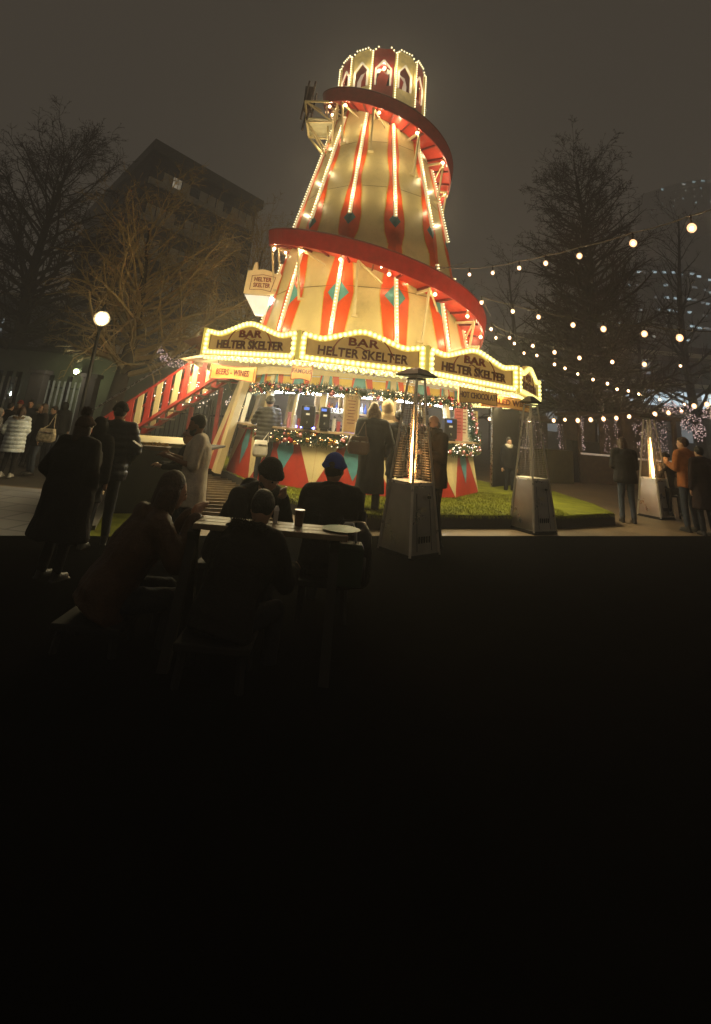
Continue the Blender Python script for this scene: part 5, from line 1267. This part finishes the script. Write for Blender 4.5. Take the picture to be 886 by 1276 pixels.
sitp(219, 590, 3.9, 'woman with long brown hair in a brown coat eating with both hands', 118, lean=.50, top=brownc, bulk=1.22, hairstyle='long', hair=h_brown, arms=('eat', 'eat'), vox=.011, seed=10, H=1.70, hood=True)
# --- at the bar
stand(338, 492, 11.1-.2, 'customer in a grey padded jacket and grey beanie leaning on the bar counter', 195, base=TZ, top=olive, quiltp=.085, bulk=1.22, hat='beanie', hatm=greyknit, arms=('down', 'wave'), hem=.82, hood=True, legs=darkden, vox=.016, seed=11)
stand(467, 502, 8.7, 'blonde woman in a long black coat with a handbag, back to the camera', 172, base=.0, top=blackc, hem=.42, bulk=1.08, hairstyle='long', hair=h_blond, arms=('pocket', 'hold'), vox=.014, seed=12, legs=blackc)
stand(484, 496, 9.3, 'person in a beige fleece with a raised hood behind the blonde woman', 165, base=TZ, top=beige, hem=.72, bulk=1.15, hood_up=True, arms=('hold', 'hold'), legs=darkden, vox=.016, seed=13)
stand(498, 512, 9.0, 'person in an open black coat beside the beige fleece', 200, base=TZ, top=blackc, hem=.55, bulk=1.1, hairstyle='short', arms=('down', 'hold'), vox=.018, seed=14)
stand(543, 517, 7.5, 'bald bearded man in a dark brown jacket with a scarf beside the steel heater', -62, top=cloth('dark_brown_jacket', (.030, .020, .012)), hem=.76, bulk=1.18, hairstyle='bald', hair=h_grey, beard=h_grey, arms=('pocket', 'hold'), scarf=cloth('charcoal_scarf', (.03, .025, .02)), legs=blackc, vox=.012, seed=15)
stand(521, 512, 9.2, 'dark-haired person glimpsed through the bars of the heater by the bald man', 120, base=TZ, top=cloth('plum_jacket', (.06, .025, .035)), bulk=1.1, hairstyle='bob', hair=h_black, arms=('hold', 'hold'), vox=.018, seed=16)
stand(634, 545, 13.4, 'waiter in a black waistcoat and white shirt standing at the tent edge', 10, top=blackc, hem=.85, arms=('down', 'down'), vox=.02, seed=17, scarf=cloth('white_collar', (.6, .55, .45)))
# --- around the far heater
stand(776, 545, 11.1, 'woman in a black hooded jacket and jeans holding a food tray', 168, top=blackc, hem=.80, bulk=1.25, hairstyle='bob', hair=h_brown, arms=('tray', 'hold'), head_turn=-.6, legs=denim, hood=True, vox=.015, seed=18)
stand(851, 545, 10.6, 'man in an orange jacket and jeans standing by the glowing heater', 195, top=orangec, hem=.80, bulk=1.08, hairstyle='short', hair=h_brown, arms=('pocket', 'hold'), head_turn=.5, legs=denim, vox=.015, seed=19)
stand(871, 556, 10.3, 'person in a maroon-black coat standing close behind the orange jacket', 185, top=cloth('maroon_black', (.018, .009, .008)), hem=.5, bulk=1.25, hairstyle='short', vox=.018, seed=20)
sitp(829, 564, 12.4, 'seated person in a cap facing us between the heater and the orange jacket', -10, lean=.15, top=blackc, hat='cap', hatm=blackknit, arms=('eat', 'table'), skin=skin_l, vox=.016, seed=21, H=1.7)
# near shoulder in a grey knit at the picture edge
stand(908, 585, 6.2, 'person in a chunky grey knit sweater cut off by the photo edge', 180, top=cloth('chunky_grey_knit', (.14, .12, .10), .95, .3, .9, 60), bulk=1.25, hem=.75, arms=('pocket', 'pocket'), vox=.014, seed=22)
# --- the crowd on the lower street
G = 'people standing in the crowd by the street railings'
stand(29, 507, 12.3, 'person in a long pale quilted puffer coat with its hood down, back turned', 190, base=-.3, top=puffw, quiltp=.10, bulk=1.42, hem=.62, hairstyle='bob', hair=h_brown, arms=('hold', 'pocket'), hood=True, legs=blackc, shoes=shoew, vox=.016, seed=23, fur=mat('tan_fur', (.22, .16, .10), .9))
stand(57, 503, 12.9, 'woman in a dark jacket facing the crowd with a patterned shoulder bag', -40, base=-.3, top=blackc, hem=.7, hairstyle='long', hair=h_brown, arms=('hold', 'down'), legs=denim, vox=.018, seed=24)
stand(1, 507, 12.6, 'person in a light grey hooded jacket at the photo edge by the puffer coat', 100, base=-.3, top=cloth('light_grey_jacket', (.22, .21, .20)), hood_up=True, vox=.02, seed=25)
stand(14, 502, 15.0, 'person in black standing behind the pale puffer coat, facing away', 160, base=-.3, top=blackc, vox=.022, seed=26, group=G)
stand(40, 498, 15.6, 'person with short dark hair beneath the gate pillar in the crowd', 20, base=-.3, top=navy, vox=.022, seed=27, group=G)
stand(49, 503, 14.2, 'person in a grey beanie between the puffer coat and the patterned bag', 150, base=-.3, top=cloth('charcoal_coat', (.025, .025, .025)), hat='beanie', hatm=greyknit, vox=.022, seed=28, group=G)
stand(70, 506, 14.6, 'person in black holding a drink in front of the slatted fence', -30, base=-.3, top=blackc, arms=('eat', 'down'), vox=.022, seed=29, group=G)
stand(83, 500, 16.2, 'tall person in black against the slatted fence panel', 190, base=-.3, top=blackc, hood_up=True, vox=.022, seed=30, group=G)
stand(27, 498, 17.0, 'person in a red hat beneath the security lamp', 10, base=-.3, top=brownc, hat='beanie', hatm=cloth('red_knit', (.35, .05, .03)), vox=.024, seed=31, group=G)
# figure inside the lantern house
t = person('dark figure standing inside the lantern house at the top of the tower', (AX+.02, AY-.62, 9.78), 0, H=1.5, top=blackc, vox=.022, seed=32)
bake_people()
# ------------------------------------------------------------------ what the people carry and sit on
pd = next(p for p in PEOPLE if p[0]['label'].startswith('bearded man in a cream'))
w0, w1 = (to_world(pd, q) for q in pd[1]['W']); c = (w0+w1)/2; fw_ = V((pd[0].matrix_world.to_3x3() @ V((0, -1, 0)))); a = pd[0].rotation_euler.z; fw_ = V((sin(a), -cos(a), 0)); sd = V((cos(a), sin(a), 0)); o = c+fw_*.13+V((0, 0, .045))
t = thing('food_tray', 'pale cardboard food tray in the hands of the cream-shirted man', 'tray', o)
r = lambda s, z: [o+fw_*s*.13+sd*s*.09+V((0, 0, z)), o-fw_*s*.13+sd*s*.09+V((0, 0, z)), o-fw_*s*.13-sd*s*.09+V((0, 0, z)), o+fw_*s*.13-sd*s*.09+V((0, 0, z))]
MB().loft([r(.8, 0), r(1, .035)]).build('tray_body', mat('cardboard', (.42, .34, .22), .7), t)
b = MB(); rnd = random.Random(2)
for i in range(26): q = o+fw_*rnd.uniform(-.1, .1)+sd*rnd.uniform(-.06, .06)+V((0, 0, .045)); b.beam(q, q+V((rnd.uniform(-.04, .04), rnd.uniform(-.04, .04), rnd.uniform(0, .03))), .010, .010)
b.build('chips', mat('chips', (.55, .35, .08), .6), t)
b = MB().prism([o+fw_*.16+V((0, 0, .02))+sd*x for x in (-.05, .05)]+[o+fw_*.24+V((0, 0, .07))+sd*x for x in (.06, -.04)], (0, 0, .004)).build('napkin', mat('napkin', (.7, .68, .6), .8), t)
pd = next(p for p in PEOPLE if p[0]['label'].startswith('woman in a black hooded'))
w0 = to_world(pd, pd[1]['W'][0]); a = pd[0].rotation_euler.z; fw_ = V((sin(a), -cos(a), 0)); o = w0+V((-.06, -.06, .04))+fw_*.10
t = thing('food_tray', 'white paper food tray held out by the woman in jeans', 'tray', o)
MB().path([o, o+V((0, 0, .03))], [.085, .125], 12).build('tray_body', mat('white_paper_tray', (.65, .6, .5), .7), t); MB().ball(o+V((0, 0, .04)), (.08, .08, .035), 8, 5).build('food', mat('food', (.35, .18, .06), .7), t)
def bag(p, label, m, w_=.34, h=.26, d=.13, rz=0., strap=None, name='handbag'):
    t = thing(name, label, 'bag', p); b = MB(); R_ = Matrix.Rotation(rz, 3, 'Z')
    rr = []
    for z, s in ((0, .80), (.06, 1.0), (h*.6, .95), (h, .78)): rr.append([p+R_ @ V((w_/2*s*sgn(cos(a))*abs(cos(a))**.5, d/2*s*sgn(sin(a))*abs(sin(a))**.5, z)) for a in [2*pi*j/16 for j in range(16)]])
    o = b.loft(rr).build('pouch', m, t, smooth=True)
    if strap: MB().path([p+V((-w_*.35, 0, h*.9)).xyz if False else p+R_ @ V((-w_*.35, 0, h*.9)), p+(V(strap)-p)*.6+R_ @ V((-.06, 0, 0)), V(strap), p+(V(strap)-p)*.6+R_ @ V((.06, 0, 0)), p+R_ @ V((w_*.35, 0, h*.9))], .011, 6).build('strap', m, t)
    MB().beam(p+R_ @ V((-w_*.4, -d*.5, h*.72)), p+R_ @ V((w_*.4, -d*.5, h*.72)), .012, .02).build('zip', steel, t)
    return t
sgn = lambda x: 1 if x >= 0 else -1
p = at(446, 566, 8.55); bag(p, 'brown leather handbag on the arm of the blonde woman', mat('tan_leather', (.13, .07, .035), .45), .36, .27, .15, 0, p+V((.08, .05, .50)))
p = at(56, 551, 12.6); bag(p, 'patterned cream shoulder bag of the woman in the crowd', mat('patterned_canvas', (.40, .33, .22), .7, var=.9, scale=14), .42, .30, .16, 0, p+V((.05, .1, .62)))
p = at(323, 569, 10.55); bag(p, 'white shopping bag hanging beside the customer in the padded jacket', mat('white_bag', (.5, .47, .42), .6), .30, .30, .12, .3, p+V((.12, .05, .45)), 'shopping_bag')
# backpack on the blue beanie person
pd = next(p for p in PEOPLE if 'blue beanie' in p[0]['label']); q = to_world(pd, pd[1]['back'])+V((.20, -.12, -.12))
t = thing('backpack', 'black glossy backpack slung on the shoulder of the blue beanie person', 'backpack', q)
rr = []
for z, s in ((-.24, .80), (-.20, 1), (0, 1.03), (.12, .95), (.20, .6)): rr.append([q+V((.155*s*cos(a), .10*s*sin(a), z)) for a in [2*pi*j/16 for j in range(16)]])
MB().loft(rr).build('pack', mat('glossy_nylon', (.012, .012, .013), .3, bump=.5, bscale=12), t, smooth=True)
MB().loft([[q+V((.11*cos(a), -.10+.045*sin(a), z)) for a in [2*pi*j/12 for j in range(12)]] for z in (-.18, -.02)]).build('front_pocket', mat('matt_nylon', (.014, .014, .014), .6), t, smooth=True)
for s in (-1, 1): MB().path([q+V((.09*s, .08, .15)), q+V((.09*s, .16, .24)), q+V((.10*s, .30, .20))], .018, 6).build('strap', black, t)
# carrier bag with a white handle
p = at(433, 672, 4.0); t = thing('carrier_bag', 'dark carrier bag with a white looped handle beside the green plate', 'bag', p)
MB().loft([[p+V((x*s, y*s, z)) for x, y in ((-.12, -.06), (.12, -.06), (.12, .06), (-.12, .06))] for z, s in ((-.28, .9), (-.05, 1), (-.02, .85))]).build('pouch', mat('dark_green_paper', (.01, .04, .02), .6), t)
MB().path([p+V((-.055, 0, -.03)), p+V((-.05, 0, .06)), p+V((-.02, 0, .10)), p+V((.03, 0, .10)), p+V((.055, 0, .05)), p+V((.06, 0, -.03))], .010, 8).build('handle', mat('white_cord', (.65, .63, .58), .5), t, smooth=True)
# benches and stools under the seated people
for i, (s, deg) in enumerate(SEATS):
    z = s.location.z+.52*.98-.12; z = max(.12, z)
    lb = ['black bench under the bearded man in the black beanie', 'black stool under the person in the blue beanie', 'black bench under the person in the fur-collared coat', 'black bench under the woman with long brown hair', 'dark stool under the seated person in the cap'][i]
    lx, ly = s.location.x, s.location.y; t = thing('bench' if 'bench' in lb else 'stool', lb, 'bench' if 'bench' in lb else 'stool', (lx, ly, 0))
    bevel(MB().box((lx, ly, z-.02), (.42, .36, .04)).build('seat', darkleg, t), .008)
    for dx in (-.16, .16):
        for dy in (-.13, .13): MB().beam((lx+dx*1.1, ly+dy*1.1, 0), (lx+dx, ly+dy, z-.04), .035, .035).build('leg', darkleg, t)
bake_texts()
